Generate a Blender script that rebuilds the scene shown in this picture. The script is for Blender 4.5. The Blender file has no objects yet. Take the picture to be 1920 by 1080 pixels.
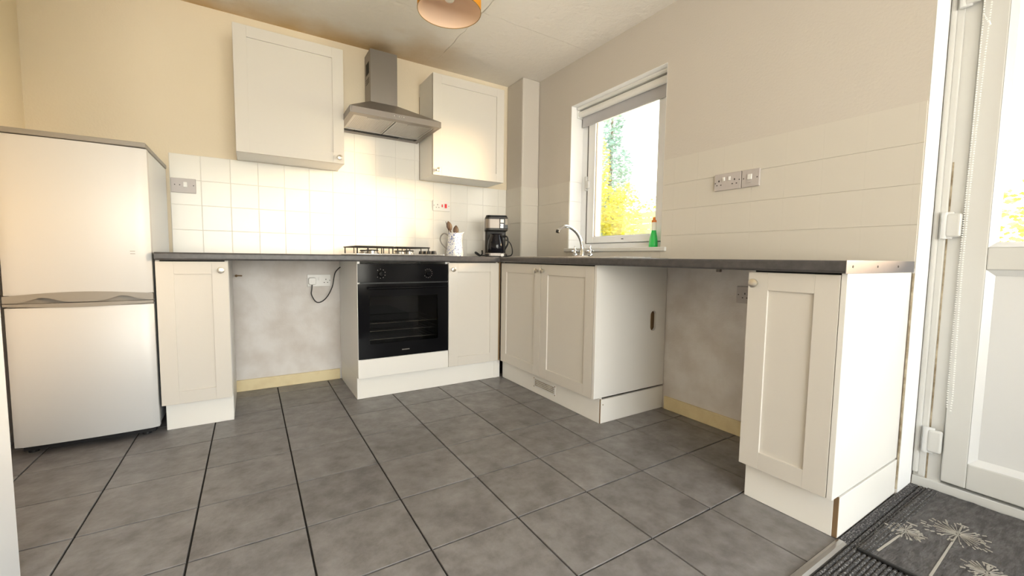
import bpy, bmesh, math, random
from mathutils import Vector, Matrix
random.seed(7)
C = bpy.context.scene.collection
PI = math.pi

# ------------------------------------------------------------------ camera
CAM = Vector((-2.1424, -3.265, 0.912))
R_ = Vector((0.84810475, -0.52966665, 0.01309887))
U_ = Vector((0.0274437, 0.06860577, 0.99726631))
F_ = Vector((0.52911736, 0.84542681, -0.0727209))
cd = bpy.data.cameras.new('camera'); cam = bpy.data.objects.new('camera', cd); C.objects.link(cam)
cam.matrix_world = Matrix(((R_.x, U_.x, -F_.x, CAM.x), (R_.y, U_.y, -F_.y, CAM.y), (R_.z, U_.z, -F_.z, CAM.z), (0, 0, 0, 1)))
cd.sensor_width = 36; cd.lens = 784.11 / 1920 * 36; cd.clip_start = 0.02
bpy.context.scene.camera = cam

# ------------------------------------------------------------------ light
SKY_STRENGTH = 8.5
SUN_STRENGTH = 7.5
EXPOSURE = 0.80
sc = bpy.context.scene
sc.view_settings.view_transform = 'Standard'; sc.view_settings.look = 'None'
sc.view_settings.gamma = 1.0; sc.view_settings.use_curve_mapping = False
sc.view_settings.exposure = EXPOSURE
w = bpy.data.worlds.new('sky'); sc.world = w; w.use_nodes = True
nt = w.node_tree; nt.nodes.clear()
out = nt.nodes.new('ShaderNodeOutputWorld'); bg = nt.nodes.new('ShaderNodeBackground')
tc = nt.nodes.new('ShaderNodeTexCoord'); sp = nt.nodes.new('ShaderNodeSeparateXYZ'); cr = nt.nodes.new('ShaderNodeValToRGB')
nt.links.new(tc.outputs['Generated'], sp.inputs[0]); nt.links.new(sp.outputs['Z'], cr.inputs[0])
cr.color_ramp.elements[0].position = 0.0; cr.color_ramp.elements[0].color = (1.0, 0.92, 0.82, 1)
cr.color_ramp.elements[1].position = 0.6; cr.color_ramp.elements[1].color = (0.78, 0.88, 1.0, 1)
e = cr.color_ramp.elements.new(0.2); e.color = (1.0, 0.97, 0.93, 1)
nt.links.new(cr.outputs[0], bg.inputs['Color']); bg.inputs['Strength'].default_value = SKY_STRENGTH
nt.links.new(bg.outputs[0], out.inputs['Surface'])
sl = bpy.data.lights.new('sun', 'SUN'); sl.energy = SUN_STRENGTH; sl.color = (1.0, 0.64, 0.32); sl.angle = math.radians(20)
so = bpy.data.objects.new('sun', sl); C.objects.link(so)
SUN_DIR = Vector((-1.42, 1.1, -0.27))
so.rotation_euler = SUN_DIR.to_track_quat('-Z', 'Y').to_euler()
def portal(name, loc, rot, sx, sy):
    l = bpy.data.lights.new(name, 'AREA'); l.shape = 'RECTANGLE'; l.size = sx; l.size_y = sy
    l.cycles.is_portal = True
    o = bpy.data.objects.new(name, l); C.objects.link(o); o.location = loc; o.rotation_euler = rot
portal('window_portal', (0.20, -1.12, 1.53), (0, PI/2, 0), 1.15, 0.95)
portal('door_portal', (0.30, -3.22, 1.5), (0, PI/2, 0), 1.1, 0.75)
portal('rear_fill_portal', (-1.65, -5.72, 1.35), (PI/2, 0, 0), 2.75, 1.8)

# ------------------------------------------------------------------ materials
def mat(name, col, rough=0.5, metal=0.0, col2=None, nscale=6.0, ndetail=6, ramp=(0.35, 0.7), bump=0.0, bscale=60.0, stretch=None, spec=None, objrand=0.0, coat=0.0, emit=None):
    m = bpy.data.materials.new(name); m.use_nodes = True; t = m.node_tree; b = t.nodes['Principled BSDF']
    b.inputs['Base Color'].default_value = (*col, 1); b.inputs['Roughness'].default_value = rough; b.inputs['Metallic'].default_value = metal
    if spec is not None: b.inputs['Specular IOR Level'].default_value = spec
    if coat: b.inputs['Coat Weight'].default_value = coat; b.inputs['Coat Roughness'].default_value = 0.08
    vec = None
    if col2 or bump or objrand:
        tc = t.nodes.new('ShaderNodeTexCoord'); vec = tc.outputs['Object']
        g = t.nodes.new('ShaderNodeNewGeometry'); vec = g.outputs['Position']
        if stretch:
            mp = t.nodes.new('ShaderNodeMapping'); mp.inputs['Scale'].default_value = stretch
            t.links.new(vec, mp.inputs[0]); vec = mp.outputs[0]
        if objrand:
            oi = t.nodes.new('ShaderNodeObjectInfo'); ad = t.nodes.new('ShaderNodeVectorMath'); ad.operation = 'MULTIPLY_ADD'
            ad.inputs[1].default_value = (13, 7, 5); t.links.new(oi.outputs['Random'], ad.inputs[0]); t.links.new(vec, ad.inputs[2]); vec = ad.outputs[0]
    csock = None
    if col2:
        n = t.nodes.new('ShaderNodeTexNoise'); n.inputs['Scale'].default_value = nscale; n.inputs['Detail'].default_value = ndetail; n.inputs['Roughness'].default_value = 0.62
        t.links.new(vec, n.inputs['Vector'])
        r = t.nodes.new('ShaderNodeValToRGB'); r.color_ramp.elements[0].position = ramp[0]; r.color_ramp.elements[1].position = ramp[1]
        r.color_ramp.elements[0].color = (*col, 1); r.color_ramp.elements[1].color = (*col2, 1)
        t.links.new(n.outputs['Fac'], r.inputs[0]); csock = r.outputs[0]
    if objrand:
        if csock is None:
            rgb = t.nodes.new('ShaderNodeRGB'); rgb.outputs[0].default_value = (*col, 1); csock = rgb.outputs[0]
        oi = t.nodes.new('ShaderNodeObjectInfo'); h = t.nodes.new('ShaderNodeHueSaturation')
        mr = t.nodes.new('ShaderNodeMapRange'); mr.inputs['To Min'].default_value = 1 - objrand; mr.inputs['To Max'].default_value = 1 + objrand
        t.links.new(oi.outputs['Random'], mr.inputs['Value']); t.links.new(mr.outputs[0], h.inputs['Value']); t.links.new(csock, h.inputs['Color']); csock = h.outputs[0]
    if csock: t.links.new(csock, b.inputs['Base Color'])
    if bump:
        n = t.nodes.new('ShaderNodeTexNoise'); n.inputs['Scale'].default_value = bscale; n.inputs['Detail'].default_value = 5
        t.links.new(vec, n.inputs['Vector'])
        bp = t.nodes.new('ShaderNodeBump'); bp.inputs['Strength'].default_value = bump; bp.inputs['Distance'].default_value = 0.01
        t.links.new(n.outputs['Fac'], bp.inputs['Height']); t.links.new(bp.outputs[0], b.inputs['Normal'])
    if emit:
        b.inputs['Emission Color'].default_value = (*emit[0], 1); b.inputs['Emission Strength'].default_value = emit[1]
    return m
def glass(name, tint=(1, 1, 1), refl=1.0, rough=0.0):
    m = bpy.data.materials.new(name); m.use_nodes = True; t = m.node_tree; t.nodes.clear()
    o = t.nodes.new('ShaderNodeOutputMaterial'); mx = t.nodes.new('ShaderNodeMixShader'); tr = t.nodes.new('ShaderNodeBsdfTransparent'); gl = t.nodes.new('ShaderNodeBsdfGlossy'); fr = t.nodes.new('ShaderNodeFresnel')
    fr.inputs[0].default_value = 1.45; gl.inputs['Roughness'].default_value = rough; tr.inputs[0].default_value = (*tint, 1)
    ml = t.nodes.new('ShaderNodeMath'); ml.operation = 'MULTIPLY'; ml.inputs[1].default_value = refl
    t.links.new(fr.outputs[0], ml.inputs[0]); t.links.new(ml.outputs[0], mx.inputs[0]); t.links.new(tr.outputs[0], mx.inputs[1]); t.links.new(gl.outputs[0], mx.inputs[2]); t.links.new(mx.outputs[0], o.inputs[0])
    return m
def wallpaint(name='shaded_wall_paint', ca=(.59, .545, .49), cb=(.61, .57, .52)):
    # cream paint above with each wall's light or shade mixed in, roughly limewashed plaster in the gaps below the worktop
    m = mat(name, (0.70, 0.66, 0.60), 0.72, bump=0.12, bscale=90)
    t = m.node_tree; b = t.nodes['Principled BSDF']
    g = t.nodes.new('ShaderNodeNewGeometry'); s = t.nodes.new('ShaderNodeSeparateXYZ'); t.links.new(g.outputs['Position'], s.inputs[0])
    lt = t.nodes.new('ShaderNodeMath'); lt.operation = 'LESS_THAN'; lt.inputs[1].default_value = 0.89; t.links.new(s.outputs['Z'], lt.inputs[0])
    n = t.nodes.new('ShaderNodeTexNoise'); n.inputs['Scale'].default_value = 6; n.inputs['Detail'].default_value = 8; t.links.new(g.outputs['Position'], n.inputs['Vector'])
    r = t.nodes.new('ShaderNodeValToRGB'); r.color_ramp.elements[0].position = .35; r.color_ramp.elements[1].position = .62
    r.color_ramp.elements[0].color = (.66, .61, .57, 1); r.color_ramp.elements[1].color = (.78, .75, .73, 1); t.links.new(n.outputs['Fac'], r.inputs[0])
    n2 = t.nodes.new('ShaderNodeTexNoise'); n2.inputs['Scale'].default_value = 1.4; t.links.new(g.outputs['Position'], n2.inputs['Vector'])
    r2 = t.nodes.new('ShaderNodeValToRGB'); r2.color_ramp.elements[0].color = (*ca, 1); r2.color_ramp.elements[1].color = (*cb, 1); t.links.new(n2.outputs['Fac'], r2.inputs[0])
    mx = t.nodes.new('ShaderNodeMix'); mx.data_type = 'RGBA'; t.links.new(lt.outputs[0], mx.inputs[0]); t.links.new(r2.outputs[0], mx.inputs[6]); t.links.new(r.outputs[0], mx.inputs[7])
    t.links.new(mx.outputs[2], b.inputs['Base Color'])
    return m
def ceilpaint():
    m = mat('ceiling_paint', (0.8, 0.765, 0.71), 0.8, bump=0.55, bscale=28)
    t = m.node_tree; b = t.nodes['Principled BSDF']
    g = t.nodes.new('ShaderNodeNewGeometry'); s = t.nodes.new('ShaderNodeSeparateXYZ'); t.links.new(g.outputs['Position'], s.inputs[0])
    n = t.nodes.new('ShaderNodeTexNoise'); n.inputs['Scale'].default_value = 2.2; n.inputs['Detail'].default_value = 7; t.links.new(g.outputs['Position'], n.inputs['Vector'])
    # shade above the wall cabinets painted in as tan, deepest at the back wall
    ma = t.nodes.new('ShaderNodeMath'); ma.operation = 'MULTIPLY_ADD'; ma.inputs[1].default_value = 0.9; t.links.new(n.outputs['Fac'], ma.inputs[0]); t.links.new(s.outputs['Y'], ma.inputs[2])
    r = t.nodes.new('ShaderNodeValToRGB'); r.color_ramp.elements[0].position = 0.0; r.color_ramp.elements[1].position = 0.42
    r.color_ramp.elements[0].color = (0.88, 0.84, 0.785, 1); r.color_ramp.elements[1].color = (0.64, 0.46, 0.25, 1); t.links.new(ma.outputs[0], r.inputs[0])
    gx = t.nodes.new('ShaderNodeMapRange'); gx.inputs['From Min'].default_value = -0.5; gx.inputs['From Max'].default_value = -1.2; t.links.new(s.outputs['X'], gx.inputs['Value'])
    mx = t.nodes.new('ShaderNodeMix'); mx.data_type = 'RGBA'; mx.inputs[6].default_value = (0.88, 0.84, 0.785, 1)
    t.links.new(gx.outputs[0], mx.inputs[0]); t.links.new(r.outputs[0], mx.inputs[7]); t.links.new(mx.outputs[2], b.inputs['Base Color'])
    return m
M = dict(
    wall=wallpaint(), wallb=wallpaint('warm_lit_wall_paint', (.80, .70, .535), (.83, .735, .575)), lining=mat('daylit_reveal_paint', (0.90, 0.90, 0.90), 0.5), ceil=ceilpaint(),  # warm light mixed into back wall tone, daylight into the reveal white
    gap=mat('dark_joint_filler', (0.10, 0.085, 0.07), 0.9),  # dark filler in the worktop joint
    grout=mat('grout', (0.74, 0.72, 0.68), 0.85),
    subfloor=mat('floor_grout', (0.020, 0.018, 0.016), 0.9),
    ftile=mat('slate_floor_tile', (0.150, 0.138, 0.136), 0.38, col2=(0.275, 0.262, 0.262), nscale=13, ndetail=12, ramp=(.32, .72), bump=0.16, bscale=45, objrand=0.07, spec=0.4),
    wtile=mat('white_glazed_tile', (0.84, 0.82, 0.77), 0.22, bump=0.03, bscale=14, objrand=0.015),
    ptile=mat('painted_over_tile', (0.63, 0.595, 0.535), 0.5, bump=0.04, bscale=30),
    door=mat('shaker_door_paint', (0.66, 0.625, 0.575), 0.45, bump=0.02, bscale=200),
    carc=mat('white_melamine', (0.80, 0.785, 0.755), 0.35),
    mdf=mat('shade_and_rust_brown', (0.22, 0.14, 0.07), 0.8),
    plinth=mat('white_plinth_board', (0.84, 0.82, 0.78), 0.4),
    skirt=mat('yellowed_gloss_paint', (0.80, 0.68, 0.42), 0.45, col2=(0.70, 0.56, 0.32), nscale=9, ramp=(.45, .8)),
    top=mat('slate_grey_laminate', (0.055, 0.052, 0.055), 0.38, col2=(0.085, 0.08, 0.082), nscale=40),
    alu=mat('brushed_aluminium', (0.46, 0.44, 0.42), 0.34, 1.0, bump=0.05, bscale=30, stretch=(1, 1, 30)),
    steel=mat('brushed_stainless', (0.27, 0.245, 0.225), 0.42, 0.8, bump=0.03, bscale=25, stretch=(1, 40, 40)),
    steelL=mat('stainless_sink', (0.75, 0.74, 0.72), 0.2, 1.0),
    chrome=mat('chrome', (0.75, 0.75, 0.74), 0.08, 1.0),
    nickel=mat('satin_nickel', (0.66, 0.63, 0.57), 0.28, 1.0),
    black=mat('black_enamel', (0.005, 0.005, 0.006), 0.10, spec=0.16), strip=mat('steel_end_strip', (0.24, 0.23, 0.25), 0.38, 0.8, bump=.05, bscale=18),
    blackm=mat('matt_black', (0.012, 0.012, 0.013), 0.45),
    iron=mat('cast_black_grate', (0.012, 0.012, 0.012), 0.5),
    cavity=mat('oven_enamel', (0.10, 0.10, 0.10), 0.5),
    fridge=mat('silver_fridge_door', (0.62, 0.625, 0.635), 0.42, 0.12, bump=0.01, bscale=300, spec=.6),
    fridgeS=mat('pale_fridge_side', (0.70, 0.72, 0.74), 0.4),
    fridgeG=mat('grey_fridge_plastic', (0.27, 0.25, 0.225), 0.4),
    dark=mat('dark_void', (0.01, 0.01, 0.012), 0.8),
    pvc=mat('white_upvc', (0.66, 0.665, 0.67), 0.3),
    pvcw=mat('bright_window_upvc', (0.88, 0.90, 0.93), 0.28),
    gloss=mat('white_gloss_trim', (0.92, 0.93, 0.94), 0.25),
    pvcd=mat('dimmed_white_upvc', (0.60, 0.598, 0.58), 0.33),  # weak light on the garden door mixed into its grey
    gasket=mat('grey_gasket', (0.12, 0.12, 0.12), 0.6),
    plast=mat('white_socket_plastic', (0.80, 0.79, 0.77), 0.3),
    plastg=mat('shaded_socket_plastic', (0.50, 0.46, 0.45), 0.35),  # white socket plastic with its weaker light mixed in as grey
    holes=mat('socket_hole', (0.02, 0.015, 0.015), 0.6),
    red=mat('red_switch', (0.75, 0.03, 0.04), 0.3),
    cord=mat('black_flex', (0.012, 0.012, 0.012), 0.5),
    wood=mat('dark_spoon_wood', (0.045, 0.022, 0.010), 0.5, col2=(0.09, 0.045, 0.02), nscale=20, stretch=(1, 1, .2)),
    blind=mat('grey_blind_cloth', (0.50, 0.50, 0.53), 0.85),
    blindw=mat('white_blind_rail', (0.80, 0.80, 0.78), 0.35),
    green=mat('green_washing_up_liquid', (0.02, 0.62, 0.12), 0.08, coat=.5),
    clearp=mat('clear_plastic_bottle', (0.88, 0.90, 0.82), 0.1),
    orange=mat('orange_cap', (0.75, 0.20, 0.02), 0.4),
    carpet=mat('ribbed_entrance_carpet', (0.050, 0.048, 0.050), 0.95, col2=(0.30, 0.29, 0.29), nscale=170, ndetail=2, ramp=(.52, .70), bump=.6, bscale=150),
    matc=mat('charcoal_doormat', (0.060, 0.055, 0.055), 0.95, col2=(0.13, 0.125, 0.125), nscale=60, ndetail=5, ramp=(.4, .75), bump=.7, bscale=110, stretch=(.35, 1, 1)),
    matb=mat('black_rubber_edge', (0.008, 0.008, 0.008), 0.7),
    thread=mat('cream_mat_thread', (0.36, 0.335, 0.30), 0.95),
    shadeo=None, bulb=mat('pearl_bulb', (0.86, 0.84, 0.76), 0.25),
    lawn=mat('lawn', (0.36, 0.34, 0.10), 0.9, col2=(0.46, 0.40, 0.14), nscale=3),
    fence=mat('garden_fence', (0.40, 0.33, 0.10), 0.8, col2=(0.32, 0.26, 0.07), nscale=5),
    bark=mat('bark', (0.12, 0.08, 0.05), 0.9),
    bounce_patio=mat('warm_bounce_paving', (0.72, 0.58, 0.42), 0.85, col2=(0.62, 0.50, 0.36), nscale=3),  # unseen paving added for warm bounce into the room
    cwhite=mat('white_garden_post', (0.85, 0.85, 0.83), 0.6),
    grime=mat('grimy_sealant', (0.20, 0.15, 0.09), 0.8, col2=(0.55, 0.48, 0.36), nscale=20),
)
def leafmat(name, c):
    m = mat(name, c, 0.6, col2=tuple(min(1, x * 1.15 + .03) for x in c), nscale=4)
    t = m.node_tree; b = t.nodes['Principled BSDF']; o = t.nodes['Material Output']
    tl = t.nodes.new('ShaderNodeBsdfTranslucent'); tl.inputs[0].default_value = (*c, 1)
    ad = t.nodes.new('ShaderNodeAddShader'); t.links.new(b.outputs[0], ad.inputs[0]); t.links.new(tl.outputs[0], ad.inputs[1]); t.links.new(ad.outputs[0], o.inputs[0])
    return m
M['leafy'] = leafmat('yellow_green_leaf', (0.27, 0.24, 0.012))
M['leafb'] = leafmat('blue_green_leaf', (0.10, 0.17, 0.14))
def shademat():
    m = mat('amber_lamp_shade', (0.85, 0.42, 0.03), 0.6)
    t = m.node_tree; b = t.nodes['Principled BSDF']; o = t.nodes['Material Output']
    tl = t.nodes.new('ShaderNodeBsdfTranslucent'); tl.inputs[0].default_value = (0.95, 0.55, 0.10, 1)
    mx = t.nodes.new('ShaderNodeMixShader'); mx.inputs[0].default_value = 0.45; t.links.new(b.outputs[0], mx.inputs[1]); t.links.new(tl.outputs[0], mx.inputs[2]); t.links.new(mx.outputs[0], o.inputs[0])
    return m
M['shadeo'] = shademat()
M['shadei'] = mat('shade_lining', (0.88, 0.66, 0.50), 0.6)
M['glass'] = glass('window_glass', (0.97, 0.99, 0.98), 0.8)
M['ovglass'] = glass('tinted_oven_glass', (0.60, 0.60, 0.60), 0.45)
M['jugglass'] = mat('smoky_carafe', (0.006, 0.006, 0.010), 0.08, spec=0.3)
def jugmat():
    m = mat('blue_floral_enamel', (0.82, 0.84, 0.88), 0.2)
    t = m.node_tree; b = t.nodes['Principled BSDF']; g = t.nodes.new('ShaderNodeNewGeometry')
    n = t.nodes.new('ShaderNodeTexNoise'); n.inputs['Scale'].default_value = 30; n.inputs['Detail'].default_value = 1; t.links.new(g.outputs['Position'], n.inputs['Vector'])
    va = t.nodes.new('ShaderNodeVectorMath'); va.operation = 'MULTIPLY_ADD'; va.inputs[1].default_value = (.03, .03, .03); t.links.new(n.outputs['Color'], va.inputs[0]); t.links.new(g.outputs['Position'], va.inputs[2])
    v = t.nodes.new('ShaderNodeTexVoronoi'); v.inputs['Scale'].default_value = 75; t.links.new(va.outputs[0], v.inputs['Vector'])
    v2 = t.nodes.new('ShaderNodeTexNoise'); v2.inputs['Scale'].default_value = 38; t.links.new(g.outputs['Position'], v2.inputs['Vector'])
    mu = t.nodes.new('ShaderNodeMath'); mu.operation = 'ADD'; t.links.new(v.outputs['Distance'], mu.inputs[0]); t.links.new(v2.outputs['Fac'], mu.inputs[1])
    r = t.nodes.new('ShaderNodeValToRGB'); r.color_ramp.elements[0].position = .80; r.color_ramp.elements[1].position = .88
    r.color_ramp.elements[0].color = (.10, .16, .45, 1); r.color_ramp.elements[1].color = (.84, .86, .90, 1); t.links.new(mu.outputs[0], r.inputs[0]); t.links.new(r.outputs[0], b.inputs['Base Color'])
    return m
M['jug'] = jugmat()

# ------------------------------------------------------------------ helpers
def BM(): return bmesh.new()
def bx(bm, x0, y0, z0, x1, y1, z1):
    x0, x1 = sorted((x0, x1)); y0, y1 = sorted((y0, y1)); z0, z1 = sorted((z0, z1))
    v = [bm.verts.new(p) for p in ((x0,y0,z0),(x1,y0,z0),(x1,y1,z0),(x0,y1,z0),(x0,y0,z1),(x1,y0,z1),(x1,y1,z1),(x0,y1,z1))]
    for f in ((0,3,2,1),(4,5,6,7),(0,1,5,4),(1,2,6,5),(2,3,7,6),(3,0,4,7)): bm.faces.new([v[i] for i in f])
    return bm
def basis(d):
    d = Vector(d).normalized(); a = Vector((0, 0, 1)) if abs(d.z) < .95 else Vector((1, 0, 0))
    u = d.cross(a).normalized(); return u, d.cross(u).normalized(), d
def lathe(bm, prof, origin=(0, 0, 0), axis=(0, 0, 1), n=24, cap=True, sy=1.0):
    u, v, d = basis(axis); o = Vector(origin); rings = []
    for r, h in prof:
        rings.append([bm.verts.new(o + d * h + u * (r * math.cos(2*PI*i/n)) + v * (r * sy * math.sin(2*PI*i/n))) for i in range(n)])
    for a, b in zip(rings, rings[1:]):
        for i in range(n): bm.faces.new((a[i], a[(i+1) % n], b[(i+1) % n], b[i]))
    if cap:
        if prof[0][0] > 1e-5: bm.faces.new(rings[0][::-1])
        if prof[-1][0] > 1e-5: bm.faces.new(rings[-1])
    return bm
def tube(bm, pts, r, n=10, closed=False):
    pts = [Vector(p) for p in pts]; rings = []; u = None
    for i, p in enumerate(pts):
        a = pts[max(i-1, 0)]; b = pts[min(i+1, len(pts)-1)]; d = (b - a).normalized()
        if u is None: u = basis(d)[0]
        u = (u - d * u.dot(d)).normalized(); v = d.cross(u)
        rr = r[i] if isinstance(r, (list, tuple)) else r
        rings.append([bm.verts.new(p + u * (rr*math.cos(2*PI*k/n)) + v * (rr*math.sin(2*PI*k/n))) for k in range(n)])
    for a, b in zip(rings, rings[1:]):
        for i in range(n): bm.faces.new((a[i], a[(i+1) % n], b[(i+1) % n], b[i]))
    bm.faces.new(rings[0][::-1]); bm.faces.new(rings[-1]); return bm
def spline(pts, k=6):
    pts = [Vector(p) for p in pts]; P = [2*pts[0]-pts[1]] + pts + [2*pts[-1]-pts[-2]]; o = []
    for i in range(1, len(P)-2):
        for j in range(k):
            t = j/k; a, b, c, d = P[i-1], P[i], P[i+1], P[i+2]
            o.append(.5*((2*b)+(c-a)*t+(2*a-5*b+4*c-d)*t*t+(3*b-a-3*c+d)*t**3))
    o.append(pts[-1]); return o
def prism(bm, poly, axis, a, b):
    # poly in the two other axes, extruded along axis from a to b
    def P(p, h): return {'x': (h, p[0], p[1]), 'y': (p[0], h, p[1]), 'z': (p[0], p[1], h)}[axis]
    A = [bm.verts.new(P(p, a)) for p in poly]; B = [bm.verts.new(P(p, b)) for p in poly]; n = len(poly)
    bm.faces.new(A); bm.faces.new(B[::-1])
    for i in range(n): bm.faces.new((A[i], B[i], B[(i+1) % n], A[(i+1) % n]))
    return bm
def xf(bm, mtx, verts=None): bmesh.ops.transform(bm, matrix=mtx, verts=verts or bm.verts[:]); return bm
def link(name, me, parent=None):
    o = bpy.data.objects.new(name, me); C.objects.link(o)
    if parent: attach(o, parent)
    return o
def world_of(o):
    m = o.matrix_basis.copy()
    return world_of(o.parent) @ o.matrix_parent_inverse @ m if o.parent else m
def attach(o, parent):
    o.parent = parent; o.matrix_parent_inverse = world_of(parent).inverted()
def obj(name, bm, m, parent=None, bevel=0.0, seg=2, smooth=False):
    bmesh.ops.recalc_face_normals(bm, faces=bm.faces[:])
    me = bpy.data.meshes.new(name); bm.to_mesh(me); bm.free(); me.materials.append(M[m] if isinstance(m, str) else m)
    if smooth:
        for p in me.polygons: p.use_smooth = True
    o = link(name, me, parent)
    if bevel:
        b = o.modifiers.new('bevel', 'BEVEL'); b.width = bevel; b.segments = seg; b.limit_method = 'ANGLE'; b.angle_limit = math.radians(40)
        if smooth is False and seg > 1: b.harden_normals = False
    if smooth:
        e = o.modifiers.new('ws', 'EDGE_SPLIT'); e.split_angle = math.radians(42)
    return o
def tag(o, label=None, cat=None, group=None, kind=None):
    if label: o['label'] = label
    if cat: o['category'] = cat
    if group: o['group'] = group
    if kind: o['kind'] = kind
    return o
def thing(name, label, cat, loc, group=None, kind=None):
    o = bpy.data.objects.new(name, None); C.objects.link(o); o.location = loc; o.empty_display_size = .05
    return tag(o, label, cat, group, kind)
def B(name, m, parent, *b, bevel=0.0): return obj(name, bx(BM(), *b), m, parent, bevel)

# ================================================================== SETTING
ZC = 2.412; XL = -3.125; YR = -5.7; WE = -2.727; WT = 0.30
ZT = 0.916; ZB = 0.877
# floor: slab with every slate tile a part
fl = obj('floor', bx(BM(), XL, 0, -0.08, 0, WE - .005, -0.006), 'subfloor'); tag(fl, 'dark slate-effect tiled kitchen floor', kind='structure')
TS, TX, TY = 0.3195, -2.6452, -0.4887
meshes = {}
def tile_mesh(key, w_, h_, d_, m, bev):
    if key in meshes: return meshes[key]
    bm = BM(); b = bev
    lo = [bm.verts.new(p) for p in ((0,0,0),(w_,0,0),(w_,h_,0),(0,h_,0))]
    mi = [bm.verts.new(p) for p in ((0,0,d_-b),(w_,0,d_-b),(w_,h_,d_-b),(0,h_,d_-b))]
    hi = [bm.verts.new(p) for p in ((b,b,d_),(w_-b,b,d_),(w_-b,h_-b,d_),(b,h_-b,d_))]
    for i in range(4):
        j = (i+1) % 4; bm.faces.new((lo[i], lo[j], mi[j], mi[i])); bm.faces.new((mi[i], mi[j], hi[j], hi[i]))
    bm.faces.new(hi); bm.faces.new(lo[::-1]); bmesh.ops.recalc_face_normals(bm, faces=bm.faces[:])
    me = bpy.data.meshes.new('tile'); bm.to_mesh(me); bm.free(); me.materials.append(M[m]); meshes[key] = me; return me
g = 0.0030
for i in range(-2, 9):
    for j in range(-2, 8):
        x0 = max(TX + i*TS, XL + .003) + g; x1 = min(TX + (i+1)*TS, -.003) - g
        y1 = min(TY - j*TS, -.003) - g; y0 = max(TY - (j+1)*TS, WE) + g
        if x1 - x0 < .02 or y1 - y0 < .02: continue
        key = ('f', round(x1-x0, 3), round(y1-y0, 3))
        me = tile_mesh(key, x1-x0, y1-y0, 0.008, 'ftile', 0.0010)
        o = link('tile', me, fl); o.location = (x0, y0, -0.008 + random.uniform(-.0003, .0003))
# ground below the hall, and the ceiling
h = obj('floor_hall', bx(BM(), XL, WE - .005, -0.08, WT + .2, YR, -0.010), 'subfloor'); tag(h, 'floor of the room behind the kitchen', kind='structure')
ce = obj('ceiling', bx(BM(), XL, 0, ZC + .012, WT, YR, ZC + .15), 'ceil'); tag(ce, 'textured plaster ceiling with shade painted in by the back wall and cracked board joints', kind='structure')
def wavy(a, b, n, amp, seed):
    rnd = random.Random(seed); return [(a[0]+(b[0]-a[0])*k/n + (rnd.uniform(-amp, amp) if a[0] == b[0] else 0), a[1]+(b[1]-a[1])*k/n + (rnd.uniform(-amp, amp) if a[1] == b[1] else 0)) for k in range(n+1)]
c1 = wavy((-.888, 0), (-.888, YR), 90, .005, 1); c2 = wavy((-.888, -.88), (WT, -.88), 24, .004, 2)
gapA = lambda y: 0.0022 + .0018*abs(math.sin(y*5)) if y < -.3 else 0.0003
pa = [(XL, 0)] + [(x - gapA(y), y) for x, y in c1] + [(XL, YR)]
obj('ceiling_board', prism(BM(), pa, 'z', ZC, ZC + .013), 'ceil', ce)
pb = [(x + .0003, y) for x, y in c1 if y > -.86] + [(-.884, -.879)] + [(x, y + .0008) for x, y in c2[1:]] + [(WT, 0)]
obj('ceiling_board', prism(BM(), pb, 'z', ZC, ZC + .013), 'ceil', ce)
pc = [(-.884, -.882)] + [(x, y - .0008) for x, y in c2[1:]] + [(WT, YR)] + [(x + .0003, y) for x, y in c1[::-1] if y < -.90]
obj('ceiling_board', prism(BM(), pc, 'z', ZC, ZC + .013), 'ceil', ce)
# walls
wb = obj('wall_back', bx(BM(), XL - .1, 0, -.08, WT, .12, ZC + .15), 'wallb'); tag(wb, 'cream back wall with warm bounced light painted in', kind='structure')
wl = obj('wall_left', bx(BM(), XL - .1, .12, -.08, XL, YR - .1, ZC + .15), 'wallb'); tag(wl, 'cream left wall with warm bounced light painted in', kind='structure')
WY0, WY1, WZ0, WZ1 = -0.676, -1.560, 0.962, 2.085
bm = BM()
bx(bm, 0, 0, -.08, WT, WY0, ZC+.15); bx(bm, 0, WY0, -.08, WT, WY1, WZ0); bx(bm, 0, WY0, WZ1, WT, WY1, ZC+.15); bx(bm, 0, WY1, -.08, WT, WE, ZC+.15)
DY1 = -3.66
bx(bm, 0, WE, 2.12, WT, DY1, ZC+.15); bx(bm, 0, DY1, -.08, WT, YR-.1, ZC+.15)
wr = obj('wall_right', bm, 'wall'); tag(wr, 'shade-toned cream wall with the window and the garden door', kind='structure')
bm = BM(); RW0, RW1 = -3.05, -0.3  # unseen rear opening added for fill, widened to light the partition
bx(bm, XL, YR, -.08, RW0, YR-.1, ZC+.15); bx(bm, RW1, YR, -.08, WT, YR-.1, ZC+.15); bx(bm, RW0, YR, -.08, RW1, YR-.1, .35); bx(bm, RW0, YR, 2.15, RW1, YR-.1, ZC+.15)
tag(obj('wall_rear', bm, 'wall'), 'wall behind the camera with the added fill window', kind='structure')
w2 = thing('fill_window', 'unseen wide window added behind the camera for fill light', None, (-1.55, YR-.05, .35), kind='structure')
bm = BM()
for a, b in ((RW0, RW0+.06), (RW1-.06, RW1), (-1.58, -1.52)): bx(bm, a, YR-.03, .35, b, YR-.09, 2.15)
bx(bm, RW0, YR-.03, .35, RW1, YR-.09, .41); bx(bm, RW0, YR-.03, 2.09, RW1, YR-.09, 2.15)
obj('window_frame', bm, 'pvc', w2); B('pane', 'glass', w2, RW0+.06, YR-.055, .41, RW1-.06, YR-.06, 2.09)  # frame and pane of the added fill window
# boxed-in pipe in the corner
bxo = obj('trim_1', bx(BM(), -.175, -.001, 0, -.001, -.2547, ZC), 'wall', bevel=.012); tag(bxo, 'boxed-in pipe casing in the corner of the kitchen', kind='structure')
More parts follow.
